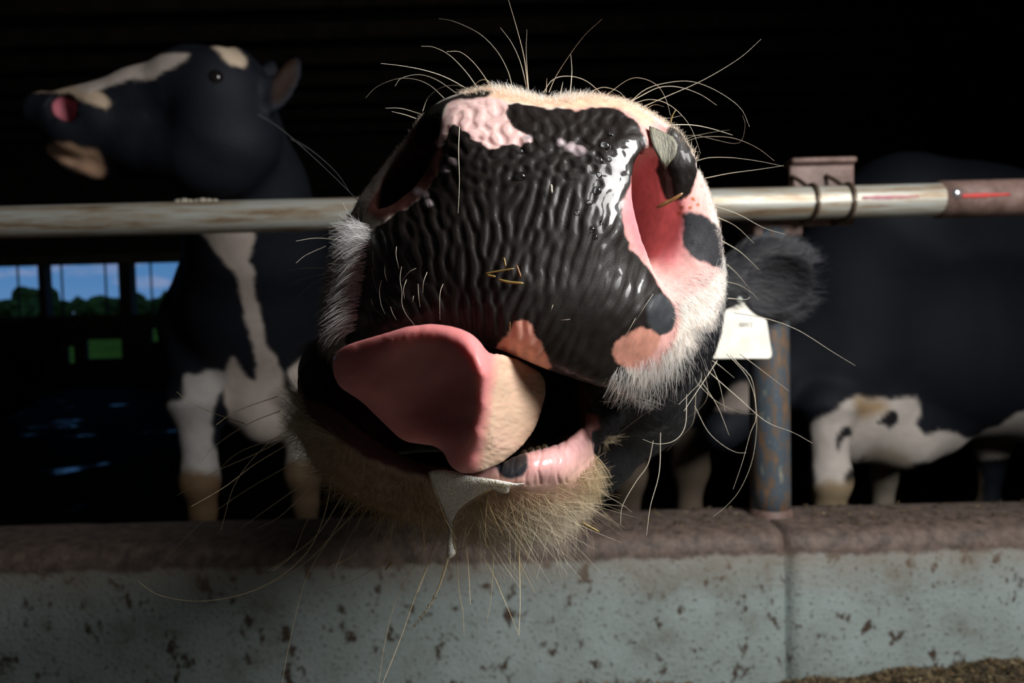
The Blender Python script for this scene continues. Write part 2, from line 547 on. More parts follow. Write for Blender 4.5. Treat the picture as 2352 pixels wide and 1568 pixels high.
curb = empty('curb', (0, 1.34, 0)); tag(curb, 'painted concrete feed curb with a worn brown top', kind='structure')
curb_section(-3.2, XJ - .003, curb); curb_section(XJ + .003, 3.2, curb)
V, F = box((XJ, 1.352, .105), (.012, .14, .325)); part('joint_filler', V, F, M_joint, curb)

def mat_floor():
    m, nt, b = mat('wet_alley_concrete')
    t = N(nt, 'ShaderNodeNewGeometry')
    n = N(nt, 'ShaderNodeTexNoise', i_Scale=1.4, i_Detail=5.0); L(nt, t, 'Position', n, 'Vector')
    r = ramp(nt, [(.33, (.08, .08, .08)), (.38, (.8, .8, .8))]); L(nt, n, 'Fac', r, 'Fac'); L(nt, r, 'Color', b, 'Roughness')
    b.inputs['Base Color'].default_value = (.012, .010, .008, 1)
    ri = N(nt, 'ShaderNodeMapRange'); ri.inputs['From Min'].default_value = .1; ri.inputs['From Max'].default_value = .5; ri.inputs['To Min'].default_value = .5; ri.inputs['To Max'].default_value = .02
    L(nt, r, 'Color', ri, 'Value'); L(nt, ri, 'Result', b, 'Specular IOR Level')
    n2 = N(nt, 'ShaderNodeTexNoise', i_Scale=16.0, i_Detail=3.0); L(nt, t, 'Position', n2, 'Vector')
    bp = N(nt, 'ShaderNodeBump', i_Strength=.35, i_Distance=.01); L(nt, n2, 'Fac', bp, 'Height'); L(nt, bp, 'Normal', b, 'Normal')
    return m
M_floor = mat_floor()
M_feedfloor = mat_plain('feed_alley_concrete', (.10, .09, .075), .8, (30, .4, .01, 5), var=.3, vscale=8)
M_barn = mat_plain('dark_barn_timber', (.030, .022, .016), .85, (40, .5, .01, 5), var=.35, vscale=6)
M_roof = mat_plain('dark_roof_steel', (.022, .021, .021), .75, (20, .3, .01, 3))
M_beam = mat_plain('weathered_beam', (.075, .068, .045), .8, (40, .5, .01, 5), var=.3, vscale=5)
def struct(name, V, F, m, smooth=False, base=None):
    o = top(name, V, F, m, base, smooth); o['kind'] = 'structure'
    return o
XL, XR, YB, YF, ZC = -9.0, 9.0, 10.0, -5.0, 3.4
V, F = box((0, (1.35 + YB + .3) / 2, FLOOR_Z - .1), (XR - XL + .4, YB + .3 - 1.35, .2)); struct('floor', V, F, M_floor)
V, F = box((0, (YF + 1.26) / 2, -.1), (XR - XL + .4, 1.26 - YF, .2)); struct('feed_alley_floor', V, F, M_feedfloor)
ceil_ = empty('ceiling', (0, 2.5, ZC)); ceil_['kind'] = 'structure'
V, F = box((0, (YF + YB) / 2, ZC + .05), (XR - XL + .4, YB - YF + .4, .1)); part('roof_deck', V, F, M_roof, ceil_, False)
for k in range(12):
    V, F = box((0, 2.6 + k * .62, ZC - .07), (XR - XL, .06, .14)); part('purlin', V, F, M_barn, ceil_, False)
V, F = box((XL - .1, (YF + YB) / 2, ZC / 2 - .1), (.2, YB - YF + .4, ZC + .4)); struct('wall_left', V, F, M_barn)
V, F = box((XR + .1, (YF + YB) / 2, ZC / 2 - .1), (.2, YB - YF + .4, ZC + .4)); struct('wall_right', V, F, M_barn)
V, F = box((0, YF - .1, ZC / 2 - .1), (XR - XL + .4, .2, ZC + .4)); struct('wall_front', V, F, M_barn)

# back wall with its open window bays
def bx(u, d=YB): return float(P(u, 700, d)[0])
wall = empty('wall_back', (0, YB, FLOOR_Z)); wall['kind'] = 'structure'
WT, WB = 1.60, .86            # top and bottom of the openings
XO = bx(446)                  # right end of the open bays
V, F = box((0, YB + .16, (WT + .10 + ZC) / 2), (XR - XL, .06, ZC - WT - .10)); part('backing_sheet', V, F, M_barn, wall, False)
V, F = box(((XO + .1 + XR) / 2, YB + .16, (WT + .2 + FLOOR_Z) / 2), (XR - XO - .1, .06, WT + .2 - FLOOR_Z)); part('backing_sheet', V, F, M_barn, wall, False)
z = WT + .14; k = 0
while z < ZC:                 # boards above the openings, across the whole wall
    h = min(.29, ZC - z)
    V, F = box((0, YB + .08 + (k % 2) * .006, z + h / 2), (XR - XL, .05, h - .012), .004); part('plank', V, F, M_barn, wall, False)
    z += .29; k += 1
z = FLOOR_Z; k = 0
while z < WT + .14:           # boards on the closed right-hand stretch
    h = min(.29, WT + .14 - z)
    V, F = box(((XO + .1 + XR) / 2, YB + .08 + (k % 2) * .006, z + h / 2), (XR - XO - .1, .05, h - .012), .004); part('plank', V, F, M_barn, wall, False)
    z += .29; k += 1
V, F = box(((XL + XO) / 2, YB, WT + .07), (XO - XL + .2, .14, .14), .006); part('header_beam', V, F, M_beam, wall, False)
V, F = box(((XL + XO) / 2, YB, WB - .09), (XO - XL + .2, .14, .18), .006); part('sill_beam', V, F, M_barn, wall, False)
posts = [(-60, .16), (110.5, .10), (298.5, .175), (450, .2)]
for u, w in posts:
    V, F = box((bx(u), YB - .02, (WT + FLOOR_Z) / 2), (w, .16, WT - FLOOR_Z), .006); part('post', V, F, M_barn, wall, False)
# lower boarding with the gaps seen below the sill
def lowbox(u0, u1, z0, z1):
    V, F = box(((bx(u0) + bx(u1)) / 2, YB + .05, (z0 + z1) / 2), (bx(u1) - bx(u0), .05, z1 - z0)); part('lower_board', V, F, M_barn, wall, False)
lowbox(-250, 149, FLOOR_Z, WB - .15); lowbox(164, 194, FLOOR_Z, WB - .15); lowbox(148, 165, FLOOR_Z, .16); lowbox(148, 165, .41, WB - .15); lowbox(286, 344, FLOOR_Z, WB - .15); lowbox(359, 450, FLOOR_Z, WB - .15); lowbox(343, 360, FLOOR_Z, .45); lowbox(343, 360, .64, WB - .15)
lowbox(192, 288, FLOOR_Z, .22); lowbox(192, 288, .50, WB - .15)
# screen wires hung in the openings
for u in (48, 148, 248, 352):
    V, F = tubes([[(bx(u), YB - .01, WB), (bx(u), YB - .01, WT)]], [[.014, .014]], 6)
    part('screen_rod', V, F, M_barn, wall)

# outside
M_field = mat_plain('pasture_grass', (.15, .16, .015), .95, None, spec=0, var=.4, vscale=.6)
V, F = box((0, 110, FLOOR_Z - .32), (300, 199, .3)); struct('field', V, F, M_field)
M_leaf = mat_plain('tree_leaves', (.075, .08, .014), .9, (1.5, .8, .4, 5), spec=.05, var=.6, vscale=.9)
M_trunk = mat_plain('tree_bark', (.04, .03, .02), .9)
def tree(x, y, h, w, label):
    r = empty('tree', (x, y, FLOOR_Z - .17)); tag(r, label, 'tree', 'distant trees beyond the barn windows')
    bm = bmesh.new()
    for k in range(26):
        m = Matrix.Translation((x + random.uniform(-.4, .4) * w, y + random.uniform(-.3, .3) * w, FLOOR_Z + h * random.uniform(.22, .84))) @ Matrix.Scale(w * random.uniform(.13, .24), 4)
        bmesh.ops.create_icosphere(bm, subdivisions=2, radius=1, matrix=m)
    V = np.array([v.co[:] for v in bm.verts]); bm.verts.index_update()
    F = [[v.index for v in f.verts] for f in bm.faces]; bm.free()
    V = V + (np.stack([vnoise(V * 1.3 + 7 * q) for q in range(3)], 1)) * w * .22
    V[:, 2] = np.maximum(V[:, 2], FLOOR_Z + .3)
    part('crown', V, F, M_leaf, r, False)
    V, F = tubes([[(x, y, FLOOR_Z - .17), (x + .1, y, FLOOR_Z + h * .3), (x, y, FLOOR_Z + h * .6)]], [[.3, .22, .12]], 8)
    part('trunk', V, F, M_trunk, r)
tx = [(-61, 80, 4.2, 7, 'leafy tree at the far left edge beyond the leftmost window bay'),
      (-57.2, 82, 6.0, 5, 'tallest dark green tree seen through the leftmost window bay'),
      (-53, 78, 4.0, 6, 'leafy tree behind the thin post between the first two window bays'),
      (-48.8, 80, 4.1, 6, 'leafy tree in the middle of the second window bay'),
      (-45, 79, 4.3, 5.5, 'leafy tree behind the thick post right of the second window bay'),
      (-41.6, 82, 4.6, 5, 'leafy tree in the middle of the third window bay'),
      (-38.5, 80, 4.9, 4.5, 'leafy tree at the right of the third bay beside the white-striped cow chest')]
for i, (x, y, h, w, lab) in enumerate(tx):
    kk = 1 + .15 * (i % 2); x *= kk; y *= kk; h *= 1.0 * (1 + .12 * (i % 2)); w = min(w, 5.2) * 1.1
    tree(x, y, h, w, lab)

# =================================================================== RAIL AND POST
def mat_pipe(name, cols, sc=(3, 40, 40), metal=.35, rough=.45):
    m, nt, b = mat(name)
    t = N(nt, 'ShaderNodeNewGeometry')
    mp = N(nt, 'ShaderNodeMapping'); mp.inputs['Scale'].default_value = sc
    L(nt, t, 'Position', mp, 'Vector')
    n = N(nt, 'ShaderNodeTexNoise', i_Scale=2.0, i_Detail=6.0, i_Roughness=.7); L(nt, mp, 'Vector', n, 'Vector')
    r = ramp(nt, cols); L(nt, n, 'Fac', r, 'Fac'); L(nt, r, 'Color', b, 'Base Color')
    b.inputs['Metallic'].default_value = metal; b.inputs['Roughness'].default_value = rough
    bp = N(nt, 'ShaderNodeBump', i_Strength=.3, i_Distance=.002); L(nt, n, 'Fac', bp, 'Height'); L(nt, bp, 'Normal', b, 'Normal')
    return m
M_galv = mat_pipe('galvanised_pipe', [(.34, (.16, .10, .055)), (.44, (.34, .27, .19)), (.52, (.42, .41, .36)), (.66, (.50, .52, .50))])
M_rust = mat_pipe('rusty_primer', [(.3, (.07, .042, .032)), (.5, (.15, .092, .078)), (.68, (.22, .145, .122))], (14, 14, 14), 0.0, .6)
M_post = mat_pipe('flaking_blue_post', [(.32, (.22, .13, .075)), (.44, (.13, .085, .055)), (.5, (.07, .085, .10)), (.58, (.055, .08, .11)), (.68, (.25, .24, .18))], (30, 30, 9), .1, .55)
M_ubolt = mat_plain('brown_steel', (.10, .07, .05), .5, None, .5, var=.3, vscale=60)
M_bolt = mat_plain('bright_bolt', (.75, .75, .8), .25, None, .9)
M_red = mat_plain('red_paint_mark', (.45, .035, .03), .6)
M_pinkp = mat_plain('pink_paint_mark', (.42, .16, .20), .6)
RY, RZ, RR = 1.305, .9005, .0305
def cyl_x(x0, x1, y, z, r, n=24, seg=1, wob=0):
    xs = np.linspace(x0, x1, seg + 1)
    pts = np.stack([xs, np.full_like(xs, y), np.full_like(xs, z)], 1)
    return tubes(pts[None], np.full((1, seg + 1), r), n, True)
rail = empty('feed_rail', (0.9, RY, .84)); tag(rail, 'horizontal weathered galvanised pipe rail running across behind the cow muzzle', 'rail')
V, F = cyl_x(-2.6, 2.6, RY, RZ, RR, 28, 8); part('pipe', V, F, M_galv, rail)
XS = float(P(2148, 460, RY)[0])
V, F = cyl_x(XS, XS + .34, RY, RZ, RR + .0045, 28, 4); sleeve = part('sleeve', V, F, M_rust, rail, label='rusty brown coupling sleeve over the pipe')
pb = P(2187, 447, RY - .03)
def ball(c, r, sub=2, sc=(1, 1, 1)):
    bm = bmesh.new(); bmesh.ops.create_icosphere(bm, subdivisions=sub, radius=r)
    V = np.array([v.co[:] for v in bm.verts]) * np.array(sc) + np.asarray(c, float)
    bm.verts.index_update(); F = [[v.index for v in f.verts] for f in bm.faces]; bm.free()
    return V, F
bc = np.array([pb[0], RY - RR - .003, pb[2]])
part('bolt', *ball(bc, .0095, 2, (1, .8, 1)), M_bolt, sleeve, label='shiny round bolt head')
def decal_strip(u0, v0, u1, v1, w, r, m, name, lab):
    n = 14; seg = []
    for k in range(n + 1):
        t = k / n
        q = P(u0 + (u1 - u0) * t, v0 + (v1 - v0) * t, RY - r)
        ww = w * (1 - .9 * abs(t - .35)) * (1 + .18 * math.sin(k * 2.1))
        for s in (-1, -.33, .33, 1):
            zz = q[2] + s * ww
            yy = RY - math.sqrt(max(1e-6, (r + .0008) ** 2 - (zz - RZ) ** 2))
            seg.append((q[0], yy, zz))
    F = [[i * 4 + j, (i + 1) * 4 + j, (i + 1) * 4 + j + 1, i * 4 + j + 1] for i in range(n) for j in range(3)]
    o = part(name, np.array(seg), F, m, rail, label=lab)
    md = o.modifiers.new('t', 'SOLIDIFY'); md.thickness = .0005
decal_strip(2203, 452, 2312, 448, .0045, RR + .0045, M_red, 'paint_mark', 'red paint streak beside the bolt')
decal_strip(1975, 456, 2105, 453, .0035, RR, M_pinkp, 'paint_mark', 'faded pink paint streak on the bare pipe')
# pale crust on top of the rail, left
cr = []
for k in range(7):
    q = P(415 + k * 14, 468, RY)
    cr.append(ball((q[0], RY, RZ + RR + .001), .007 + .002 * math.sin(k * 1.9), 1, (1.3, 1, .7)))
V, F = join(*cr); tag(top('crust_lump', V, F, mat_plain('pale_crust', (.36, .32, .26), .9, (300, .6, .003, 3))), 'pale dried crust lying on top of the left rail', 'crust')

post = empty('support_post', (float(P(1776, 1190, 1.375)[0]), 1.375, .285)); tag(post, 'rusty blue-grey pipe post standing on the concrete curb', 'post')
XP = BASE[post.name][0]
zz = np.linspace(.282, .86, 12)
V, F = tubes(np.stack([np.full(12, XP), np.full(12, 1.375), zz], 1)[None], np.array([[.0392] * 12]), 28, True); part('pipe', V, F, M_post, post)
V, F = tubes(np.array([[(XP, 1.375, .2815), (XP, 1.375, .286), (XP, 1.375, .296), (XP, 1.375, .302)]]), np.array([[.046, .0445, .0405, .038]]), 28, True); part('weld_collar', V, F, M_rust, post)
V, F = box((XP + .010, 1.385, .885), (.098, .085, .085), .006); part('head_block', V, F, M_rust, post, label='rusty square block at the post head')
xb = float(P(1883, 400, 1.36)[0])
V1 = box((xb, 1.366, .928), (.128, .012, .13), .004); V2 = box((xb, 1.372, .990), (.128, .05, .012), .005)
V, F = join(V1, V2); part('bracket', V, F, M_rust, post, label='rusty brown angle bracket above the rail')
for u in (1858, 1939):
    x = float(P(u, 460, RY)[0])
    an = np.linspace(-math.pi * .5 - .2, math.pi * .98, 26)
    pts = [(x, RY - (RR + .0035) * math.cos(a - math.pi / 2 + .0) * 1.0, RZ + (RR + .0035) * math.sin(a - math.pi / 2 + 0)) for a in np.linspace(-.45, math.pi + .3, 26)]
    pts = [(x, RY - (RR + .003) * math.sin(a), RZ + (RR + .003) * math.cos(a)) for a in np.linspace(-.35, math.pi + .35, 26)]
    pts = [(x - .014, 1.358, RZ + RR + .03)] + [(x - .006, 1.34, RZ + RR + .018)] + pts + [(x, 1.345, RZ - RR - .004), (x, 1.362, RZ - RR - .004)]
    pts = resample(catmull(pts, 3), 44)
    V, F = tubes(pts[None], np.full((1, 44), .0042), 8, True); part('u_bolt', V, F, M_ubolt, post)

# =================================================================== FOREGROUND COW
ULIP = [(1020, 228), (1085, 208), (1150, 202), (1250, 226), (1330, 218), (1420, 228), (1500, 265), (1556, 310), (1600, 385), (1638, 470), (1658, 560), (1664, 660), (1656, 745),
        (1630, 820), (1570, 880), (1490, 908), (1400, 893), (1270, 852), (1190, 820), (1140, 800), (1040, 775), (940, 775), (850, 790), (770, 815), (735, 770), (738, 690), (752, 620), (785, 540), (826, 450), (878, 385), (936, 315), (972, 262)]
UD = [(1150, 700, .318), (1130, 560, .322), (1150, 420, .331), (1200, 310, .344), (1250, 245, .360), (1060, 250, .362), (1400, 252, .364), (1150, 225, .366), (1330, 235, .366),
      (1140, 790, .323), (1270, 838, .331), (1000, 760, .326), (1400, 880, .350), (1480, 890, .364),
      (900, 600, .338), (860, 545, .350), (850, 700, .345), (815, 740, .355), (1000, 600, .326),
      (1300, 600, .324), (1300, 450, .329), (1400, 700, .331), (1480, 700, .343), (1420, 500, .335), (1385, 380, .338), (1440, 310, .350),
      (1438, 450, .342), (1485, 600, .350), (1530, 680, .355),
      (1560, 340, .368), (1590, 420, .372), (1605, 500, .379), (1625, 600, .384), (1600, 700, .374), (1645, 700, .390), (1580, 800, .370), (1550, 640, .366),
      (1012, 380, .346), (955, 462, .346), (893, 500, .352), (1030, 300, .352),
      (900, 345, .392), (855, 430, .398), (960, 285, .378), (800, 560, .386), (778, 640, .392), (758, 730, .398), (1660, 560, .40)]
LLIP = [(706, 905), (800, 965), (890, 1028), (990, 1070), (1120, 1072), (1200, 1040), (1260, 1026), (1305, 1006), (1342, 980), (1362, 1030), (1366, 1090), (1338, 1155), (1262, 1212), (1150, 1232), (1020, 1214),
        (900, 1182), (800, 1136), (728, 1074), (690, 1000), (690, 945)]
LD = [(1180, 1060, .348), (1290, 1030, .362), (1342, 1005, .380), (1100, 1085, .350), (1000, 1085, .352), (900, 1045, .360), (800, 980, .376), (720, 915, .395),
      (1180, 1105, .346), (1100, 1150, .362), (1250, 1080, .350), (1300, 1090, .362), (1352, 1075, .386), (1000, 1140, .365), (850, 1080, .380), (730, 1000, .402),
      (1150, 1215, .392), (1000, 1196, .396), (1280, 1175, .392), (850, 1140, .402), (1335, 1135, .396), (710, 1050, .412)]
mUS, mUD, mLS, mLD = sdmap(ULIP), tps(UD), sdmap(LLIP), tps(LD)
st = .0017
xs = np.concatenate([np.arange(-.166, .150, st), np.arange(.152, .40, .005)])
ys = np.concatenate([np.arange(.285, .47, st), np.arange(.472, 1.06, .0055)])
zs = np.concatenate([np.arange(.42, .555, .005), np.arange(.556, .846, st), np.arange(.848, .95, .005)])
g = Grid(xs, ys, zs)
b = g.blk((-.17, .28, .53), (.16, .585, .87))
u_, v_, d_ = g.camc(b)
inset = .32 * np.maximum(0, d_ - .415)
fu = smax((mUD(u_, v_) - d_) * .85, mUS(u_, v_) * d_ / FPX + inset, .014)
fu = smax(fu, d_ - .56, .02)
fl = smax((mLD(u_, v_) - d_) * .85, mLS(u_, v_) * d_ / FPX + .32 * np.maximum(0, d_ - .425), .012)
fl = smax(fl, d_ - .56, .02)
g.F[b] = smin(fu, fl, .004)
del u_, v_, d_, fu, fl, inset
# face, jaw, cheeks, poll, neck root
def Q(u, v, d): return P(u, v, d)
g.chain([((.02, .49, .728), .074), ((.06, .63, .735), .085), ((.095, .78, .765), .108), ((.125, .90, .79), .105)], .03)
g.chain([((.0, .49, .61), .036), ((.05, .62, .595), .060), ((.09, .74, .61), .078), ((.13, .88, .66), .10)], .03)
g.chain([(Q(1420, 800, .46), .030), (Q(1440, 850, .52), .045), (Q(1440, 880, .65), .070)], .02)      # right cheek
g.chain([(Q(1355, 915, .43), .011), (Q(1380, 960, .43), .012)], .012)                                   # right mouth corner
g.chain([(Q(730, 868, .425), .012), (Q(760, 850, .45), .018), (Q(800, 850, .50), .03)], .012)          # left mouth corner
g.chain([(Q(790, 900, .47), .022), (Q(900, 900, .47), .036), (Q(1230, 940, .48), .034), (Q(1330, 940, .47), .026)], .02)   # throat
g.chain([((.12, .90, .74), .115), ((.14, 1.04, .69), .125)], .04)
# nostrils
ax = np.array([CR * .985 + CU * .17, CU * .985 - CR * .17, CF]); ax = ax / np.linalg.norm(ax, axis=1, keepdims=True)
tilt = CF - .25 * CR; tilt /= np.linalg.norm(tilt)
a1 = CU * .98 - CR * .12; a1 -= tilt * (a1 @ tilt); a1 /= np.linalg.norm(a1); a0 = np.cross(a1, tilt)
g.ell(Q(1472, 480, .372), (.0165, .0295, .050), (a0, a1, tilt), .0045, 'cut')
g.ell(Q(1555, 575, .366), (.018, .020, .010), (CR, CU, CF), .014, 'cut')
g.chain([(Q(1540, 325, .371), .0065), (Q(1553, 382, .369), .0082), (Q(1546, 438, .372), .0062)], .010)
tilt = CF + .12 * CR; tilt /= np.linalg.norm(tilt)
a1 = CU * .80 + CR * .60; a1 -= tilt * (a1 @ tilt); a1 /= np.linalg.norm(a1); a0 = np.cross(a1, tilt)
g.ell(Q(958, 398, .392), (.0185, .0305, .056), (a0, a1, tilt), .005, 'cut')
# right ear, cupped, hanging out sideways
e0 = CR * .96 + CU * .25; e0 /= np.linalg.norm(e0); e1 = CU * .96 - CR * .25; e1 -= e0 * (e1 @ e0); e1 /= np.linalg.norm(e1); e2 = np.cross(e0, e1)
EC = Q(1765, 645, .90)
g.cap(Q(1560, 690, .90), Q(1700, 665, .90), .05, .036, .03)
g.ell(EC, (.070, .058, .026), (e0, e1, e2), .02)
g.ell(EC - CF * .022 + CR * .006 - CU * .006, (.048, .034, .020), (e0, e1, e2), .008, 'cut')
# left ear (out of the photograph's sight behind the muzzle)
ECL = np.array([-.10, .93, .77])
g.cap((.03, .92, .79), (-.05, .93, .775), .045, .034, .03)
g.ell(ECL, (.075, .05, .026), ((1, 0, .2), (-.2, 0, 1), (0, 1, 0)), .02)
g.ell(ECL - np.array([0, .022, 0]), (.05, .03, .018), ((1, 0, .2), (-.2, 0, 1), (0, 1, 0)), .008, 'cut')
V0, Q0 = g.mesh(3)
del g
u0, v0, d0 = UV(V0)
# refine the front of the muzzle
fq = V0[Q0].mean(1)
front = (fq[:, 1] < .465) & (fq[:, 0] > -.165) & (fq[:, 0] < .15)
V, Qd = subdivide(V0, Q0, 1)
u, v, d = UV(V)
nrm = vnormals(V, Qd)
facing = np.clip(-(nrm @ CF), 0, 1)

PAD = [(1020, 330), (1035, 262), (1090, 232), (1165, 236), (1240, 248), (1330, 252), (1400, 246), (1446, 262), (1474, 296), (1486, 335), (1462, 385), (1442, 430), (1430, 500), (1444, 560), (1472, 598), (1502, 630), (1528, 668), (1546, 705),
       (1548, 745), (1528, 766), (1480, 772), (1442, 790), (1412, 792), (1420, 830), (1450, 880), (1400, 900), (1300, 866), (1265, 852), (1140, 805), (1000, 785), (800, 800), (806, 700), (826, 610), (838, 560), (866, 522), (900, 500), (960, 464), (1006, 396)]
# ---- wrinkle relief of the nose leather, a fanning ridge field
GU0, GV0, GS = 760, 180, 2.5
gu = np.arange(GU0, 1620, GS); gv = np.arange(GV0, 940, GS)
GU, GV = np.meshgrid(gu, gv, indexing='ij')
def ridge_field():
    n0, n1 = GU.shape
    kx = np.fft.fftfreq(n0)[:, None]; ky = np.fft.fftfreq(n1)[None, :]
    kk = np.sqrt(kx ** 2 + ky ** 2); ka = np.arctan2(ky, kx)
    def field(lam, th, sth, seed):
        k0 = GS / lam
        H = np.exp(-((kk - k0) / (.30 * k0)) ** 2)
        if sth: H = H * np.exp((np.cos(2 * (ka - th)) - 1) / sth)
        r = np.fft.ifft2(np.fft.fft2(np.random.default_rng(seed).standard_normal((n0, n1))) * H).real
        return r / (r.std() + 1e-9)
    dx = 1165 - GU; dy = 1120 - GV
    th = np.arctan2(dy, dx)                       # ridge direction
    th = th - .12 * np.clip((1000 - GU) / 150, 0, 1) * np.clip((700 - GV) / 100, 0, 1) + .35 * fbm2(GU, GV, 110, 2, 31.0)
    iso = np.clip((470 - GV + .25 * np.abs(GU - 1150) * 0) / 110, 0, 1)
    tot = 0; wt = 0
    for m in range(16):
        t = m * math.pi / 16
        wgt = np.exp(6 * (np.cos(2 * (t - (th + math.pi / 2))) - 1))
        tot = tot + wgt * field(30, t, .17, 100 + m); wt = wt + wgt ** 2
    aniso = tot / np.sqrt(wt)
    isof = field(29, 0, 0, 55)
    h = aniso * (1 - iso) + isof * iso
    return np.tanh(1.7 * h + .55)
hmap = Map2D(GU0, GV0, GS, ridge_field())
pad_sd = Map2D(GU0, GV0, GS, sdpoly(GU, GV, catmull(PAD, 5, True)))
amp = np.ones_like(GU)
amp *= 1 - .55 * np.clip((GU - 1220) / 120, 0, 1) * np.clip((GV - 520) / 80, 0, 1)
amp *= 1 - .3 * np.clip((330 - GV) / 60, 0, 1)
BAND = [(1400, 300), (1470, 290), (1492, 330), (1468, 390), (1448, 440), (1440, 500), (1456, 565), (1510, 628), (1556, 700), (1530, 735), (1455, 670), (1405, 590), (1385, 510), (1385, 420)]
band_sd = Map2D(GU0, GV0, GS, sdpoly(GU, GV, catmull(BAND, 5, True)))
amp *= 1 - .6 * np.clip(.5 - band_sd.a / 40, 0, 1)
ampm = Map2D(GU0, GV0, GS, amp)
fm = (d < .42) & (u > GU0 + 5) & (u < 1610) & (v > GV0 + 5) & (v < 930) & (facing > .15)
ix = np.nonzero(fm)[0]
mask = np.clip(.5 - pad_sd(u[ix], v[ix]) / 26, 0, 1) * np.clip((d[ix] < mUD(u[ix], v[ix]) + .012), 0, 1)
disp = np.zeros(len(V))
disp[ix] = hmap(u[ix], v[ix]) * mask * ampm(u[ix], v[ix]) * .00042
V = V + nrm * disp[:, None]
# nostril-fold, lip creases and general unevenness
V = V + nrm * (vnoise(V * 160) * .0007 * (V[:, 1] < .47))[:, None]

alaz = np.nonzero((d < .42) & (sdpoly(u, v, [(1500, 290), (1580, 310), (1610, 400), (1570, 470), (1500, 440)]) < 0))[0]
V[alaz] += nrm[alaz] * (fbm2(u[alaz], v[alaz] * .45, 13, 3, 9.0) * .00055)[:, None]
lipz = np.nonzero((d < .42) & (sdpoly(u, v, [(1110, 1050), (1345, 968), (1372, 1030), (1310, 1110), (1150, 1118)]) < 0))[0]
for cu_ in (1152, 1168, 1184, 1199, 1213, 1231, 1240, 1262, 1283, 1301, 1318):
    dd_ = (u[lipz] - cu_ - (v[lipz] - 1060) * (-.05 + .001 * (cu_ - 1230)) - 3 * np.sin(v[lipz] * .09 + cu_))
    V[lipz] -= nrm[lipz] * (np.exp(-(dd_ / 3.2) ** 2) * .00055 * (.6 + .4 * math.sin(cu_)))[:, None]
BLK = (.0105, .0074, .0064)
PINK = (.66, .36, .33)
C = np.tile(np.array((.012, .012, .014)), (len(V), 1))           # black coat by default
fr = d < .47
frU = fr & ((v < 905) | (u > 1420))
UPALL = [(p[0] + (p[0] - 1200) * .06, p[1] + (p[1] - 560) * .06) for p in ULIP]
paint(C, u, v, UPALL, (.74, .65, .58), 6, 0, where=fr)
# left flank greyish white, chin
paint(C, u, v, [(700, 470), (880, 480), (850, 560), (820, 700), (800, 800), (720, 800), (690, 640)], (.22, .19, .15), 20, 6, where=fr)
CHIN = [(p[0] + (p[0] - 1030) * .05, p[1] + (p[1] - 1100) * .05) for p in LLIP]
paint(C, u, v, CHIN, (.46, .33, .23), 10, 0, where=fr & (d < .46))
# pink of the right nostril, ala and rim; left nostril shaded
paint(C, u, v, [(1300, 232), (1420, 232), (1500, 268), (1560, 315), (1600, 390), (1628, 470), (1640, 540), (1650, 620), (1610, 672), (1560, 700), (1560, 760), (1500, 850), (1410, 820), (1390, 700), (1380, 400)], PINK, 14, 4, where=fr)
paint(C, u, v, [(1432, 480), (1470, 370), (1530, 370), (1580, 480), (1560, 600), (1484, 590), (1445, 540)], (.66, .215, .235), 30, 4, where=d < .5)
paint(C, u, v, [(960, 250), (1030, 300), (1020, 390), (960, 468), (880, 505), (840, 480), (890, 390), (930, 320)], (.13, .048, .038), 20, 4, where=d < .5)  # left nostril: pink skin darkened, its shade put into the colour
paint(C, u, v, [(1080, 196), (1180, 205), (1250, 222), (1340, 214), (1440, 232), (1500, 268), (1480, 282), (1400, 246), (1250, 248), (1160, 232), (1080, 222)], (.74, .48, .33), 12, 5, where=fr)
# black nose leather
paint(C, u, v, PAD, BLK, 5, 7, 34, 2.0, where=fr & (d < mUD(u, v) + .02) & frU)
# pink patches on it
paint(C, u, v, [(1000, 330), (1022, 262), (1045, 228), (1110, 218), (1168, 234), (1160, 262), (1172, 292), (1206, 308), (1216, 326), (1168, 330), (1130, 350), (1098, 328), (1072, 308), (1056, 290), (1036, 300), (1026, 320)], (.78, .52, .49), 5, 7, 26, 3.0, where=fr)
paint(C, u, v, [(1140, 805), (1165, 770), (1185, 738), (1215, 738), (1230, 770), (1250, 800), (1268, 858), (1200, 835)], (.62, .29, .22), 6, 5, 24, 4.0, where=fr)
paint(C, u, v, [(1408, 800), (1440, 772), (1490, 752), (1512, 770), (1500, 810), (1460, 842), (1420, 835)], (.58, .27, .20), 8, 6, 24, 5.0, where=fr)
paint(C, u, v, [(1490, 690), (1520, 676), (1546, 700), (1550, 745), (1525, 768), (1494, 752)], (.035, .037, .042), 8, 4, 24, 5.5, where=fr)
for (cx, cy, r) in [(984, 468, 11), (1024, 388, 9), (1040, 372, 8), (1310, 338, 13), (1330, 345, 14), (1290, 328, 9), (960, 440, 8), (975, 448, 8), (1210, 318, 9)]:
    paint(C, u, v, [(cx + r * math.cos(t), cy + r * .8 * math.sin(t)) for t in np.linspace(0, 6.28, 9)[:-1]], (.42, .34, .36), 10, 2, 20, 6.0, where=fr)
for (cx, cy, r) in [(1582, 440, 7), (1574, 452, 5), (1590, 456, 4), (1566, 476, 4), (1585, 478, 4), (1603, 470, 3), (1560, 490, 4), (1572, 498, 3)]:
    paint(C, u, v, [(cx + r * math.cos(t), cy + r * .8 * math.sin(t)) for t in np.linspace(0, 6.28, 7)[:-1]], (.36, .10, .03), 6, 3, 10, 6.5 + cx, where=fr)
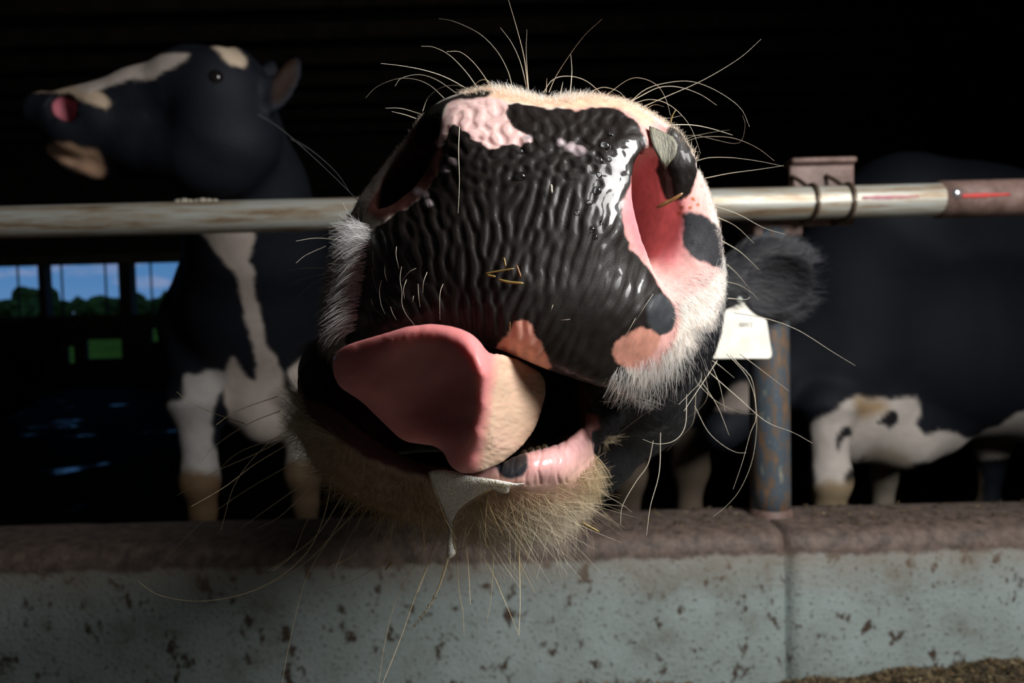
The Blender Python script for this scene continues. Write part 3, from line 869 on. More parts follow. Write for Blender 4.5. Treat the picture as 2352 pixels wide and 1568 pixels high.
# black marks on the ala
paint(C, u, v, [(1548, 290), (1580, 318), (1602, 385), (1592, 430), (1565, 462), (1530, 452), (1512, 425), (1505, 392), (1516, 350), (1528, 318)], BLK, 7, 6, 26, 7.0, where=fr)
paint(C, u, v, [(1566, 500), (1598, 488), (1640, 510), (1662, 560), (1665, 618), (1640, 612), (1604, 600), (1572, 565)], (.02, .02, .024), 9, 5, 20, 8.0, where=fr)
paint(C, u, v, [(955, 330), (965, 265), (1000, 236), (1060, 214), (1130, 208), (1115, 222), (1050, 230), (1020, 252), (1010, 300), (995, 325)], BLK, 6, 3, 24, 9.0, where=fr)
paint(C, u, v, [(876, 428), (900, 422), (904, 445), (880, 448)], BLK, 6, 3, 20, 9.5, where=fr)
# black lower edge of the right lip flank
paint(C, u, v, [(1700, 660), (1668, 683), (1655, 718), (1642, 741), (1612, 767), (1589, 803), (1563, 841), (1530, 872), (1460, 912), (1440, 960), (1560, 960), (1700, 860)], (.014, .014, .018), 16, 10, 40, 10.0, where=fr)
paint(C, u, v, [(1262, 846), (1330, 868), (1400, 888), (1470, 893), (1500, 930), (1440, 960), (1380, 920), (1300, 880)], BLK, 6, 3, 24, 10.5, where=fr)
# lips, mouth lining
paint(C, u, v, [(1120, 1070), (1200, 1036), (1260, 1022), (1305, 1002), (1345, 975), (1368, 1030), (1355, 1075), (1300, 1105), (1220, 1125), (1150, 1112), (1100, 1100)], (.66, .36, .35), 10, 4, 30, 11.0, where=fr)
paint(C, u, v, [(1140, 1100), (1240, 1110), (1330, 1080), (1372, 1030), (1372, 1120), (1300, 1170), (1180, 1180)], (.58, .36, .27), 60, 8, 50, 11.5, where=fr)
paint(C, u, v, [(1138, 1070), (1160, 1040), (1200, 1034), (1212, 1066), (1196, 1098), (1160, 1100)], (.022, .024, .030), 8, 3, 24, 12.0, where=fr)
paint(C, u, v, [(700, 905), (800, 960), (890, 1020), (990, 1062), (1100, 1070), (1090, 1098), (980, 1096), (860, 1060), (760, 1000), (700, 950)], (.09, .03, .028), 14, 5, 30, 13.0, where=fr)  # left lower lip painted darker, the tongue's shadow in its colour
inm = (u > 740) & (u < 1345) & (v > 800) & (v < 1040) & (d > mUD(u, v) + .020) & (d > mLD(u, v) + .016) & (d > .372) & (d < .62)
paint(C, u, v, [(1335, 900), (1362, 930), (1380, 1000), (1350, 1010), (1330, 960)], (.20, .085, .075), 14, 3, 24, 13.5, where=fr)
C[inm] = (.055, .016, .014)  # mouth inside: shade under the upper lip painted into the lining colour
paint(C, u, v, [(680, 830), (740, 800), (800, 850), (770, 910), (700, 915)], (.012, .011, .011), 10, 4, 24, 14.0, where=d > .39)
# inside of the ear
dist = np.linalg.norm(V - (EC - CF * .02), axis=1)
w = np.clip(1 - dist / .05, 0, 1)[:, None] * np.clip(facing, 0, 1)[:, None] * .6
C = C * (1 - w) + np.array((.085, .05, .05)) * w
back_ = np.clip((d - .430 - .05 * vnoise(V * 34) - .02 * vnoise(V * 120)) / .006, 0, 1)[:, None]
back_ *= (~inm)[:, None]
C = C * (1 - back_) + np.array((.012, .012, .014)) * back_
C = np.clip(C * (1 + .25 * vnoise(V * 420)[:, None]), 0, 1)
lum = C.mean(1)
wetv = np.zeros(len(V)); sss = np.zeros(len(V))
ps = pad_sd(u, v)
wetv[fr] = np.clip(.5 - (ps[fr]) / 20, 0, 1) * (.34 + .66 * np.clip(.5 - band_sd(u[fr], v[fr]) / 60, 0, 1))
streak = fr & (ps < 0)
wetv[streak] += np.clip(.25 * fbm2(u[streak], v[streak], 45, 3, 21.0) * 2.2, 0, .4)
wetv = np.clip(wetv, 0, 1)
lipm = fr & (sdpoly(u, v, [(1100, 1060), (1345, 970), (1370, 1040), (1300, 1105), (1150, 1115)]) < 0)
wetv[lipm] = 1.0
alam = fr & (sdpoly(u, v, [(1500, 290), (1580, 310), (1610, 400), (1570, 470), (1500, 440)]) < 0)
wetv[alam] = np.maximum(wetv[alam], .6)
sss = np.clip((lum - .1) / .2, 0, 1) * .35 * fr
BASEC = np.array([.25, 2.4, FLOOR_Z])

# ---- the rest of the body, joined into the same mesh
gb = Grid(np.arange(-.35, .85, .011), np.arange(.92, 3.9, .012), np.arange(FLOOR_Z - .01, 1.28, .011))
gb.chain([((.128, .93, .72), .112), ((.15, 1.15, .655), .125), ((.17, 1.45, .62), .155), ((.22, 1.85, .66), .22)], .06)
gb.chain([((.25, 2.05, .72), .27), ((.27, 2.5, .70), .32), ((.3, 3.1, .68), .34), ((.32, 3.55, .74), .27)], .1)
gb.chain([((.26, 2.1, .98), .12), ((.3, 3.4, 1.02), .13)], .12)
for (uu, y0) in ((1440, 2.12), (1585, 2.2)):
    kx = float(P(uu, 1110, y0)[0])
    gb.chain([((kx - .02, y0, .55), .115), ((kx, y0 - .02, .30), .062), ((kx, y0 - .02, .20), .058), ((kx, y0, .06), .036), ((kx, y0 + .01, -.06), .042), ((kx, y0 - .02, -.115), .05)], .03)
for sx in (.12, .5):
    gb.chain([((sx, 3.5, .55), .15), ((sx, 3.55, .36), .08), ((sx, 3.66, .27), .055), ((sx, 3.62, .02), .038), ((sx, 3.58, -.115), .05)], .04)
Vb, Qb = gb.mesh(2); del gb
ub, vb, db = UV(Vb)
Cb = np.tile(np.array((.012, .012, .014)), (len(Vb), 1))
legm = (Vb[:, 2] < .33) & (Vb[:, 1] < 2.5) & (Vb[:, 1] > 1.9)
Cb[legm] = (.15, .115, .085)
Cb[legm & (Vb[:, 2] < .06)] = (.06, .04, .025)
Vall = np.concatenate([V, Vb]); Qall = np.concatenate([Qd, Qb + len(V)])
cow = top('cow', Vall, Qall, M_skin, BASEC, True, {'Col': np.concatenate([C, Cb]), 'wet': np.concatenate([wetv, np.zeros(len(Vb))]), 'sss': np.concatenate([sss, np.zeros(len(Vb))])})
tag(cow, 'black and white cow pushing its wet speckled muzzle forward with tongue out', 'cow')

# ---- tongue
TNG = [(762, 832), (786, 798), (860, 772), (950, 747), (1030, 747), (1088, 768), (1124, 806), (1150, 812), (1200, 830), (1250, 870), (1243, 945), (1210, 1012), (1150, 1062), (1078, 1089), (1036, 1073), (1008, 1030), (930, 1012), (880, 972), (830, 922), (778, 886)]
TD = [(1112, 810, .2715), (1122, 860, .272), (1112, 930, .277), (1096, 1000, .284), (1072, 1070, .298), (1060, 770, .275), (1000, 765, .280), (960, 850, .298), (900, 770, .286), (900, 880, .300), (800, 850, .305), (775, 850, .313),
      (1000, 1000, .308), (1035, 1055, .304), (900, 975, .312), (1045, 880, .2945), (1040, 960, .302), (820, 790, .300), (1000, 850, .294),
      (1160, 850, .318), (1150, 950, .303), (1120, 1045, .308), (1200, 900, .345), (1185, 980, .334), (1235, 930, .366), (1165, 1045, .334), (1240, 870, .372)]
mTS, mTD = sdmap(TNG), tps(TD, 3e-3)
tu = np.clip((MUU - 1110) / 90, 0, 1)
gt = Grid(np.arange(-.085, .035, .0013), np.arange(.255, .44, .0013), np.arange(.60, .72, .0013))
b = tuple(slice(0, n) for n in gt.F.shape)
u_, v_, d_ = gt.camc(b)
front_ = mTD(u_, v_)
back = front_ + .024 + .075 * np.clip((u_ - 1120) / 110, 0, 1)
f = smax((front_ - d_) * .8, mTS(u_, v_) * d_ / FPX, .009)
f = smax(f, (d_ - back) * .8, .012)
gt.F = f.astype(np.float32); del u_, v_, d_, f, front_, back
Vt, Qt = gt.mesh(3); del gt
Vt, Qt = subdivide(Vt, Qt, 1)
ut, vt, dt = UV(Vt); nt_ = vnormals(Vt, Qt)
tan = np.clip((ut - (1128 + (vt - 820) * -.16)) / 26, 0, 1)
pap = fbm2(ut + 30 * fbm2(ut, vt, 60, 2, 1.0), vt * 1.9, 13, 2, 4.0) * 1.6
Vt = Vt + nt_ * (tan * pap * .00022)[:, None]
Vt = Vt + nt_ * (fbm2(ut, vt, 55, 3, 6.0) * .0007)[:, None]
edge = np.clip(1 - np.abs(mTS(ut, vt) + 26) / 40, 0, 1)
Ct = np.array((.70, .24, .24)) * (1 - tan[:, None]) + np.array((.62, .42, .30)) * tan[:, None]
body = np.clip(-mTS(ut, vt) / 60 - .5, 0, 1)[:, None] * (1 - tan[:, None])
Ct = Ct * (1 - .45 * body) + np.array((.36, .14, .13)) * .45 * body
Ct *= (1 + .25 * fbm2(ut, vt, 70, 3, 2.0))[:, None]
part('tongue', Vt, Qt, M_skin, cow, attrs={'Col': np.clip(Ct, 0, 1), 'wet': np.clip(.62 + .3 * fbm2(ut, vt, 60, 3, 8.0), 0, 1), 'sss': np.full(len(Vt), .45)}, label='pink and tan tongue curled to one side')
# ---- lower front teeth behind the lip
M_tooth = mat_plain('stained_tooth', (.05, .036, .02), .3, None, var=.4, vscale=150)
for k, (uu, vv) in enumerate([(1206, 1051), (1221, 1045), (1237, 1042), (1251, 1038)]):
    c = P(uu, vv, .380)
    Vc, Fc = ball(c, 1, 2, (.0030, .0020, .0048)); part('tooth', Vc, Fc, M_tooth, cow)
# ---- eyes (round the side of the face)
M_eye = mat_plain('eye', (.01, .008, .008), .06)
for s, c in ((1, (.196, .762, .80)), (-1, (.006, .80, .81))):
    part('eye', *ball(c, .02, 3), M_eye, cow)

# ---- sweat beads
M_water = mat_plain('water', (.9, .92, .95), .02); M_water.node_tree.nodes['Principled BSDF'].inputs['Transmission Weight'].default_value = 1.0
M_water.node_tree.nodes['Principled BSDF'].inputs['IOR'].default_value = 1.33
def surf_d(uu, vv): return float(mUD(np.array([uu]), np.array([vv]))[0])
for (zx, zy, r) in [(1040, 570, 36), (1525, 395, 34), (1490, 480, 32), (1545, 472, 22), (1487, 560, 24), (1478, 648, 30), (1430, 720, 26), (1360, 775, 26), (1500, 830, 18), (1445, 870, 24), (1465, 915, 22), (1035, 425, 26), (1560, 330, 18)]:
    uu = 780 + zx * .39966; vv = 180 + zy * .39966
    dd = surf_d(uu, vv)
    rr = r * .40 / FPX * dd
    Vc, Fc = ball(P(uu, vv, dd + .0012), rr, 2); part('sweat_bead', Vc, Fc, M_water, cow)

# ---- whiskers
def zpt(x0, y0, sc, pts): return [(x0 + a * sc, y0 + b_ * sc) for a, b_ in pts]
W = []
for pts in [[(413,105),(500,122),(640,190),(740,290),(800,400),(825,490)],[(312,260),(380,265),(470,310),(560,400),(630,495)],[(455,290),(530,292),(600,345),(660,420),(700,485)],[(85,357),(200,370),(330,395),(450,435),(580,505)],
            [(165,485),(200,440),(300,420),(400,450),(510,525)],[(0,550),(60,490),(170,445),(270,445),(360,480),(440,552)],[(590,500),(500,480),(420,495),(350,550),(320,625)],[(540,650),(580,540),(620,470),(670,447),(720,480)],
            [(757,155),(820,240),(870,350),(905,490)],[(800,-10),(850,160),(890,320),(915,505)],[(907,165),(903,300),(915,500)],[(1330,107),(1230,200),(1140,320),(1070,430),(1030,520)],[(1153,305),(1160,400),(1150,525)],
            [(1440,725),(1400,610),(1320,520),(1230,450),(1130,428),(1050,450),(1000,520)],[(1475,580),(1430,520),(1350,492),(1290,505),(1260,530)],[(2225,220),(2100,330),(1900,450),(1700,540),(1540,610),(1480,640)],
            [(1715,650),(1690,560),(1640,480),(1550,440),(1470,452),(1350,540)],[(2160,715),(2110,610),(1990,520),(1850,462),(1720,462),(1580,500),(1480,580)],[(2120,650),(2135,700),(2118,785),(2075,808),(1960,785),(1860,762),(1765,770)],
            [(1975,592),(1880,530),(1760,490),(1650,492),(1540,545),(1480,580)],[(2065,760),(1950,725),(1850,705),(1750,702),(1690,710)],[(2050,730),(1950,745),(1850,765),(1790,790)],[(2300,905),(2200,830),(2080,780),(1970,768),(1870,775),(1790,800)],
            [(1885,865),(1840,740),(1780,650),(1690,580),(1590,560),(1490,590)],[(2352,935),(2200,905),(2050,887),(1930,888),(1850,910)],[(2352,932),(2200,955),(2050,975),(1910,1003)],[(110,608),(200,610),(305,640)],[(145,627),(220,645),(285,668)],
            [(1780,650),(1690,665),(1590,640),(1520,610)],[(1680,600),(1620,590),(1540,640)],[(1020,440),(1015,520)],[(1110,460),(1095,530)]]:
    W.append((zpt(840, 0, 960 / 2352, pts)[::-1], .372, 0))
W.append((zpt(840, 0, 960 / 2352, [(527,712),(522,850),(527,1020),(520,1200)]), .325, 0))
for pts in [[(165,455),(350,520),(520,610),(670,657)],[(205,540),(330,600),(460,720)],[(230,700),(350,770),(430,840),(495,905)],[(265,985),(360,1010),(440,1060),(488,1112)],[(270,865),(350,940),(430,1040)],[(275,1100),(400,1108),(432,1090)],[(320,1200),(540,1240),(760,1320),(1000,1470),(1160,1567)]]:
    W.append((zpt(1580, 320, 772 / 2328, pts), .40, 0))
for pts in [[(1400,-90),(1490,0),(1560,90),(1610,230),(1620,400),(1580,500),(1520,720),(1450,925)],[(1430,-80),(1505,0),(1590,100),(1620,300),(1625,480),(1590,720),(1500,930),(1400,1050),(1300,1130)],[(1240,20),(1340,110),(1500,250),(1700,420),(1900,500),(2045,580)],[(1150,90),(1210,160),(1330,270),(1500,350),(1620,360),(1700,348)],
            [(1160,300),(1260,490),(1380,600),(1480,650),(1550,650)],[(1290,-40),(1350,0),(1460,90)],[(1260,-80),(1290,0),(1350,150),(1390,340)],[(1200,100),(1330,300),(1420,520)],[(1500,-90),(1620,0),(1870,190)],[(1190,-60),(1210,100),(1130,200),(1040,290)],
            [(1220,0),(1260,200),(1200,320),(1040,435)],[(1170,200),(1150,420),(1060,530),(950,640)],[(1100,210),(1090,450),(1010,560),(880,585),(770,550)],[(1000,80),(900,270),(770,370),(640,470),(575,525)],[(850,560),(810,740),(720,870),(620,1050),(605,1190)],
            [(905,500),(895,800),(830,1050),(800,1270)],[(385,830),(470,950),(600,1030),(690,1095)],[(540,-40),(500,170),(470,240)],[(610,-30),(575,130),(525,180)],[(660,-30),(640,130)],[(680,190),(560,265),(445,265)],[(1330,-40),(1240,100),(1080,340)]]:
    W.append((zpt(1240, 840, 720 / 2352, pts), .40, 0))
for pts in [[(580,250),(420,195),(300,140),(233,87)],[(760,185),(620,240),(500,310),(410,380),(365,437)],[(750,110),(540,185),(435,255)],[(900,240),(740,320),(610,440),(520,580),(460,790)],[(850,290),(640,400),(430,495),(235,615)],[(860,320),(640,450),(480,570),(310,670)],[(780,310),(560,390),(450,480)],
            [(880,420),(600,580),(400,720),(250,860),(85,1045)],[(1020,560),(980,730),(900,900),(740,1040),(560,1120),(350,1152),(170,1130),(80,1085),(40,1050)],[(1080,610),(960,800),(820,920),(695,1000)],[(1120,650),(980,870),(800,1020),(640,1085)],[(1200,640),(1010,840),(900,1020),(850,1180),(800,1400),(770,1575)],
            [(1220,650),(1100,850),(1040,990)],[(1330,660),(1150,900),(1010,980)],[(1450,600),(1350,740),(1257,890)],[(1540,640),(1400,850),(1300,990)],[(1600,700),(1548,850),(1440,1150),(1370,1350),(1280,1575)],[(1560,740),(1480,900),(1350,1150),(1290,1380),(1262,1575)],[(1330,930),(1250,980),(1100,1060),(945,1092)],[(940,510),(700,680),(555,785)],
            [(920,570),(760,720),(640,785)],[(930,680),(880,780),(820,920),(720,1000)],[(1340,720),(1310,950),(1300,1090),(1315,1160)]]:
    W.append((zpt(300, 860, 700 / 1550, pts), .405, 1))
for pts in [[(350,540),(335,900),(355,1200),(385,1360),(395,1560)],[(400,480),(420,800),(440,1100),(450,1300)],[(620,560),(645,900),(625,1250),(590,1440)],[(500,540),(515,890)],[(380,470),(520,690),(640,820),(745,860)],[(440,640),(520,820),(640,1030),(740,1260),(870,1567)],[(680,400),(760,650),(840,830),(880,950),(1005,1200)],
            [(840,400),(890,650),(960,930),(1045,1100)],[(240,520),(130,850),(0,1190)],[(840,640),(880,960),(910,1140)],[(500,640),(420,800),(250,830),(30,740)],[(860,700),(870,950),(875,1300),(865,1560)],[(700,600),(760,760),(790,960)],[(560,600),(600,760),(640,900)]]:
    W.append((zpt(960, 1040, 280 / 1045, pts), .392, 1))
for pts in [[(440,645),(250,700),(100,800),(0,920)],[(680,730),(430,800),(240,930)],[(580,620),(470,740),(430,900),(440,1060),(465,1180)],[(560,990),(510,1150),(490,1350)],[(430,310),(200,290),(0,320)],[(510,240),(330,245),(220,300)],[(300,370),(100,460),(0,540)],[(320,590),(100,590),(-60,610)],[(330,640),(100,690),(-80,760)]]:
    W.append((zpt(680, 480, 360 / 1568, pts), .392, 0))
def add_whisker(pts, d0_, kind, on_pad=False, r0=None):
    p2 = resample(catmull(pts, 8), 26)
    t = np.linspace(0, 1, 26)
    if on_pad:
        dd = mUD(p2[:, 0], p2[:, 1]) - .0012 - .002 * np.sin(math.pi * t)
    else:
        dd = d0_ + .012 + rng.uniform(-.045, .03) * t ** 1.5
    p3 = P(p2[:, 0], p2[:, 1], dd)
    r = (r0 or rng.uniform(.00022, .00032)) * (1 - .72 * t)
    Vw, Fw = tubes(p3[None], r[None], 5)
    col = np.array((.62, .56, .44)) if kind == 0 else np.array((.64, .50, .28))
    if rng.random() < .3: col = col * .75
    part('whisker', Vw, Fw, M_hair, cow, attrs={'Col': np.tile(col, (len(Vw), 1))})
for pts, d_, kind in W:
    add_whisker(pts, d_, kind)
for pts in [[(768,420),(770,520),(790,610)],[(758,590),(775,700),(815,830)],[(1005,375),(1000,460),(1030,600)],[(890,550),(890,650),(912,720)],[(855,710),(835,820),(850,950),(890,1050)],[(1055,575),(1040,700),(1060,830),(1060,950),(1100,1050),(1185,1160)],[(1105,705),(1075,800),(1085,900)],[(1200,592),(1130,630),(1060,720)],
            [(945,980),(970,1050),(1005,1110)],[(1220,750),(1225,850),(1240,980)],[(1310,632),(1275,730),(1268,840)],[(1470,750),(1440,850),(1440,1110)],[(750,900),(770,970)],[(1175,870),(1165,930)]]:
    add_whisker(zpt(680, 480, 360 / 1568, pts), 0, 0, True, .00016)
for pts in [[(1500,675),(1480,705),(1455,745)],[(1460,730),(1440,765),(1420,790)],[(1545,730),(1560,745)],[(1270,700),(1265,716)],[(1290,735),(1310,733)]]:
    add_whisker(pts, 0, 0, True, .00014)

for pts, da, db_ in [([(830, 468), (740, 380), (650, 300), (592, 262)], .385, .19), ([(806, 446), (772, 396), (716, 346), (668, 318)], .383, .21)]:
    p2 = resample(catmull(pts, 8), 26)
    Vw, Fw = tubes(P(p2[:, 0], p2[:, 1], np.linspace(da, db_, 26))[None], (np.linspace(.00022, .00012, 26))[None], 5)
    part('whisker', Vw, Fw, M_hair, cow, attrs={'Col': np.tile((.05, .05, .055), (len(Vw), 1))})

# ---- short fur
FV, FC = [], []
def fur(sel, n, length, flow, lift, colf, rad, bend=.5, droop=0.0, spread=.3, seg=4):
    sel = np.nonzero(sel)[0]
    if not len(sel): return
    i = rng.choice(sel, n)
    p = V[i] + rng.normal(0, .0006, (n, 3)); nn = nrm[i]
    fu_, fv_ = flow(u[i], v[i])
    T = fu_[:, None] * CR - fv_[:, None] * CU
    T = T + rng.normal(0, spread, (n, 3)) * np.linalg.norm(T, axis=1, keepdims=True)
    T = T - nn * (T * nn).sum(1, keepdims=True)
    T /= np.linalg.norm(T, axis=1, keepdims=True) + 1e-9
    D0 = nn * lift + T * (1 - lift); D0 /= np.linalg.norm(D0, axis=1, keepdims=True)
    D1 = D0 * (1 - bend) + T * bend + np.array([0, 0, -droop]); D1 /= np.linalg.norm(D1, axis=1, keepdims=True)
    ln = rng.uniform(length[0], length[1], n)
    pts = [p - nn * .0006]
    for k in range(1, seg):
        t = (k - .5) / (seg - 1)
        pts.append(pts[-1] + (D0 * (1 - t) + D1 * t) * (ln / (seg - 1))[:, None])
    pts = np.stack(pts, 1)
    r = rad * np.linspace(1, .25, seg)[None] * rng.uniform(.7, 1.2, n)[:, None]
    Vh, Fh = tubes(pts, r, 3)
    c = np.repeat(colf(u[i], v[i], n), seg * 3, axis=0)
    return Vh, Fh, c
def fur_part(name, items, label):
    Vs, Fs, Cs, k = [], [], [], 0
    for it in items:
        if it is None: continue
        Vs.append(it[0]); Fs.append(it[1] + k); Cs.append(it[2]); k += len(it[0])
    part(name, np.concatenate(Vs), np.concatenate(Fs), M_hair, cow, attrs={'Col': np.concatenate(Cs)}, label=label, kind='stuff')
def radial(cx, cy, ox=0, oy=0):
    def f(uu, vv):
        x = uu - cx + ox; y = vv - cy + oy
        l = np.hypot(x, y) + 1e-6
        return x / l, y / l
    return f
def colr(c, j=.15):
    c = np.array(c)
    return lambda a, b_, n: np.clip(c * (1 + rng.normal(0, j, (n, 1))), 0, 1)
def colflank(a, b_, n):
    # white above, black along the lower edge
    s = sdpoly(a, b_, catmull([(1700, 660), (1668, 683), (1655, 718), (1642, 741), (1612, 767), (1589, 803), (1563, 841), (1530, 872), (1460, 912), (1440, 960), (1560, 960), (1700, 860)], 4, True)) + rng.normal(0, 14, n)
    return np.where((s < 0)[:, None], np.array((.02, .02, .025)), np.array((.86, .84, .81)) * (1 + rng.normal(0, .1, (n, 1))))
inpoly = lambda pl, dm=.47: (sdpoly(u, v, catmull(pl, 4, True)) < 0) & (d < dm)
FL1 = [(1545, 690), (1560, 640), (1640, 615), (1665, 590), (1690, 640), (1690, 760), (1640, 850), (1560, 910), (1470, 925), (1415, 880), (1420, 838), (1500, 815), (1545, 770)]
selR = inpoly(FL1)
selRs = inpoly([(1600, 400), (1628, 420), (1660, 500), (1690, 600), (1660, 640), (1648, 560), (1628, 480)])
selPk = inpoly([(1500, 600), (1560, 600), (1640, 620), (1620, 680), (1560, 700), (1520, 650)])
selBl = inpoly([(1572, 505), (1600, 492), (1640, 515), (1668, 570), (1665, 620), (1600, 598)])
selTop = inpoly([(1060, 190), (1250, 205), (1400, 200), (1560, 290), (1600, 370), (1570, 340), (1480, 275), (1400, 238), (1250, 240), (1150, 222), (1070, 220)])
fl = radial(1300, 600)
fldn = lambda a, b_: (np.full_like(a, .25) + (a - 1560) / 300, np.full_like(a, 1.0))
def flmix(a, b_):
    x, y = fl(a, b_); t = np.clip((b_ - 760) / 80, 0, 1)
    return x * (1 - t) + (.15 + (a - 1500) / 400) * t, y * (1 - t) + t
items = [fur(selR, 19000, (.004, .0085), flmix, .20, colflank, .000085, .7, .05, .22),
         fur(selR & (v > 800), 1500, (.010, .019), flmix, .35, colflank, .00010, .6, .15, .25),
         fur(selRs, 3000, (.002, .0045), fl, .3, colr((.70, .60, .54)), .00007, .6),
         fur(selPk, 900, (.001, .0025), fl, .3, colr((.75, .62, .55)), .00005, .6),
         fur(selBl, 2200, (.0012, .003), fl, .3, colr((.03, .03, .035), .3), .00007, .6),
         fur(selTop, 4500, (.002, .0052), radial(1250, 700), .45, colr((.78, .64, .50)), .00008, .4),
         fur(selTop & (u > 1130) & (u < 1360), 600, (.003, .0066), radial(1250, 700), .6, colr((.88, .84, .78)), .00008, .4)]
fur_part('muzzle_fur', items, 'short white fur along the lip edge and bridge')
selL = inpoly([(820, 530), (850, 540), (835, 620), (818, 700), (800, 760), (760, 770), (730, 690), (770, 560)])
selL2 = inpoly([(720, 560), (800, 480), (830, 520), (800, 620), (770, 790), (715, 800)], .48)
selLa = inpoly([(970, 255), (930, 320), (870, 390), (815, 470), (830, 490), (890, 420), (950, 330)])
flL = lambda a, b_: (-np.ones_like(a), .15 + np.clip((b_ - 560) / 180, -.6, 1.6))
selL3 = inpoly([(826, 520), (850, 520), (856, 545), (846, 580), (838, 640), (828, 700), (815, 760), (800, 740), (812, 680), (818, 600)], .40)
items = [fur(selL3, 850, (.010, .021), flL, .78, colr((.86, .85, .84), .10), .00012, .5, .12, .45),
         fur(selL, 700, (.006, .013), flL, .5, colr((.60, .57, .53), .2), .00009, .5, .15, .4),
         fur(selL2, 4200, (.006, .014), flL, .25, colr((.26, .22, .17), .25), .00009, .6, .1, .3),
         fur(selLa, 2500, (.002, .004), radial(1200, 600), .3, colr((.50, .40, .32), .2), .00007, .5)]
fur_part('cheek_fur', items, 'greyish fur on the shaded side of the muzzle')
CHB = [(690, 900), (720, 960), (800, 1020), (900, 1075), (1000, 1098), (1100, 1110), (1160, 1118), (1230, 1128), (1310, 1104), (1352, 1060), (1400, 1000), (1400, 1140), (1280, 1250), (1100, 1270), (900, 1220), (740, 1130), (650, 1020), (650, 900)]
selC = inpoly(CHB, .5) & (sdpoly(u, v, zpt(960, 1040, 280 / 1045, [(95, 165), (150, 345), (225, 530), (300, 640), (360, 495), (490, 390), (620, 315), (780, 345), (800, 285), (620, 215), (300, 150)])) > -4)
flC = lambda a, b_: ((a - 1060) / 330, .55 + np.clip(1 - np.abs(a - 1060) / 420, 0, 1))
def colchin(a, b_, n):
    t = np.clip((b_ - 1140) / 70 + (a - 1100) / 400, 0, 1)[:, None]
    c = np.array((.36, .24, .11)) * (1 - t) + np.array((.72, .63, .48)) * t
    return np.clip(c * (1 + rng.normal(0, .2, (n, 1))), 0, 1)
nearlip = (v < 1176 - (u - 1150) * .20) & (u > 1110)
items = [fur(selC & nearlip, 3200, (.0025, .006), lambda a, b_: (.2 + (a - 1150) / 200, np.full_like(a, .8)), .2, colchin, .00007, .7, .1, .25),
         fur(selC & ~nearlip, 15000, (.004, .009), flC, .25, colchin, .00009, .6, .15, .3),
         fur(selC & ~nearlip & (v > 1140) & (u > 1050), 1300, (.012, .026), lambda a, b_: (.35 + (a - 1050) / 500, np.ones_like(a)), .3, colchin, .00012, .5, .25, .3),
         fur(selC & (v > 1080), 2200, (.009, .020), flC, .45, colchin, .00011, .5, .25, .4),
         fur(selC & (u > 1325), 550, (.008, .020), lambda a, b_: (np.full_like(a, .9), np.full_like(a, .7)), .45, colr((.60, .48, .30), .2), .00011, .5, .15, .35),
         fur(selC & (v > 1120), 420, (.020, .042), flC, .6, colchin, .00012, .4, .3, .3),
         fur(selC & (u < 830) & (v < 1010), 1100, (.010, .024), lambda a, b_: (-np.ones_like(a), -.1 + 0 * a), .45, colr((.50, .42, .28), .2), .00010, .5, .08, .4),
         fur(selC & (u < 800), 700, (.010, .026), lambda a, b_: (-np.ones_like(a), .3 + 0 * a), .4, colr((.42, .33, .20), .2), .00010, .5, .1, .35)]
fur_part('chin_beard', items, 'yellow-brown bristly beard under the lower lip')
selK = (u > 1360) & (u < 1720) & (v > 820) & (v < 1130) & (d > .41) & (d < .8) & (lum < .05)
items = [fur(selK, 5000, (.006, .012), lambda a, b_: (np.full_like(a, .5), np.full_like(a, .8)), .2, colr((.016, .016, .02), .3), .00014, .6, .1, .2)]
selE = (np.linalg.norm(V - EC, axis=1) < .085)
items.append(fur(selE, 2600, (.012, .026), lambda a, b_: (np.full_like(a, 1.0), np.full_like(a, -.1) + (b_ - 640) / 160), .3, colr((.050, .052, .060), .4), .00026, .6, .1, .25))
fur_part('head_fur', items, 'short black coat on cheek and ear')

# ---- ear tag (hangs from the ear)
M_tag = mat_plain('worn_tag_plastic', (.72, .69, .60), .5, None, var=.12, vscale=60)
tp = catmull([(1692, 678), (1703, 680), (1708, 694), (1722, 712), (1738, 725)], 3).tolist() + [(1757, 732), (1761, 737), (1766, 770), (1773, 812), (1771, 820), (1766, 823), (1640, 823), (1634, 818), (1634, 760), (1640, 735), (1664, 715), (1682, 700), (1688, 690)]
tp = np.array(tp)
f0 = P(tp[:, 0], tp[:, 1], .866 + (tp[:, 1] - 690) * -5e-5); f1 = f0 + CF * .0022
n = len(tp)
etag = top('ear_tag', np.concatenate([f0, f1]), [list(range(n))[::-1], list(range(n, 2 * n))] + [[i, (i + 1) % n, (i + 1) % n + n, i + n] for i in range(n)], M_tag, smooth=False)
tag(etag, 'worn cream plastic tag hanging from the black ear beside the muzzle', 'tag')
part('tag_button', *ball(P(1697, 688, .864), .0045, 2, (1, .6, 1)), mat_plain('tag_button_plastic', (.42, .45, .40), .5), etag)
M_ink = mat_plain('faded_ink', (.42, .42, .40), .7)
def text_part(txt, loc, size, m, root, name, rot):
    cu = bpy.data.curves.new(name, 'FONT'); cu.body = txt; cu.size = size; cu.align_x = 'CENTER'; cu.extrude = .0001
    o = bpy.data.objects.new(name, cu); COL.objects.link(o)
    dg = bpy.context.evaluated_depsgraph_get(); me = bpy.data.meshes.new_from_object(o.evaluated_get(dg))
    Vt_ = np.array([v_.co[:] for v_ in me.vertices]); Ft_ = [list(p.vertices) for p in me.polygons]
    bpy.data.objects.remove(o)
    W_ = np.array(loc) + Vt_[:, :1] * rot[0] + Vt_[:, 1:2] * rot[1] + Vt_[:, 2:3] * rot[2]
    return part(name, W_, Ft_, m, root, False, label='faded grey digits')
text_part('0012', P(1715, 750, .8622), .0085, M_ink, etag, 'tag_number', (CR, CU, -CF))

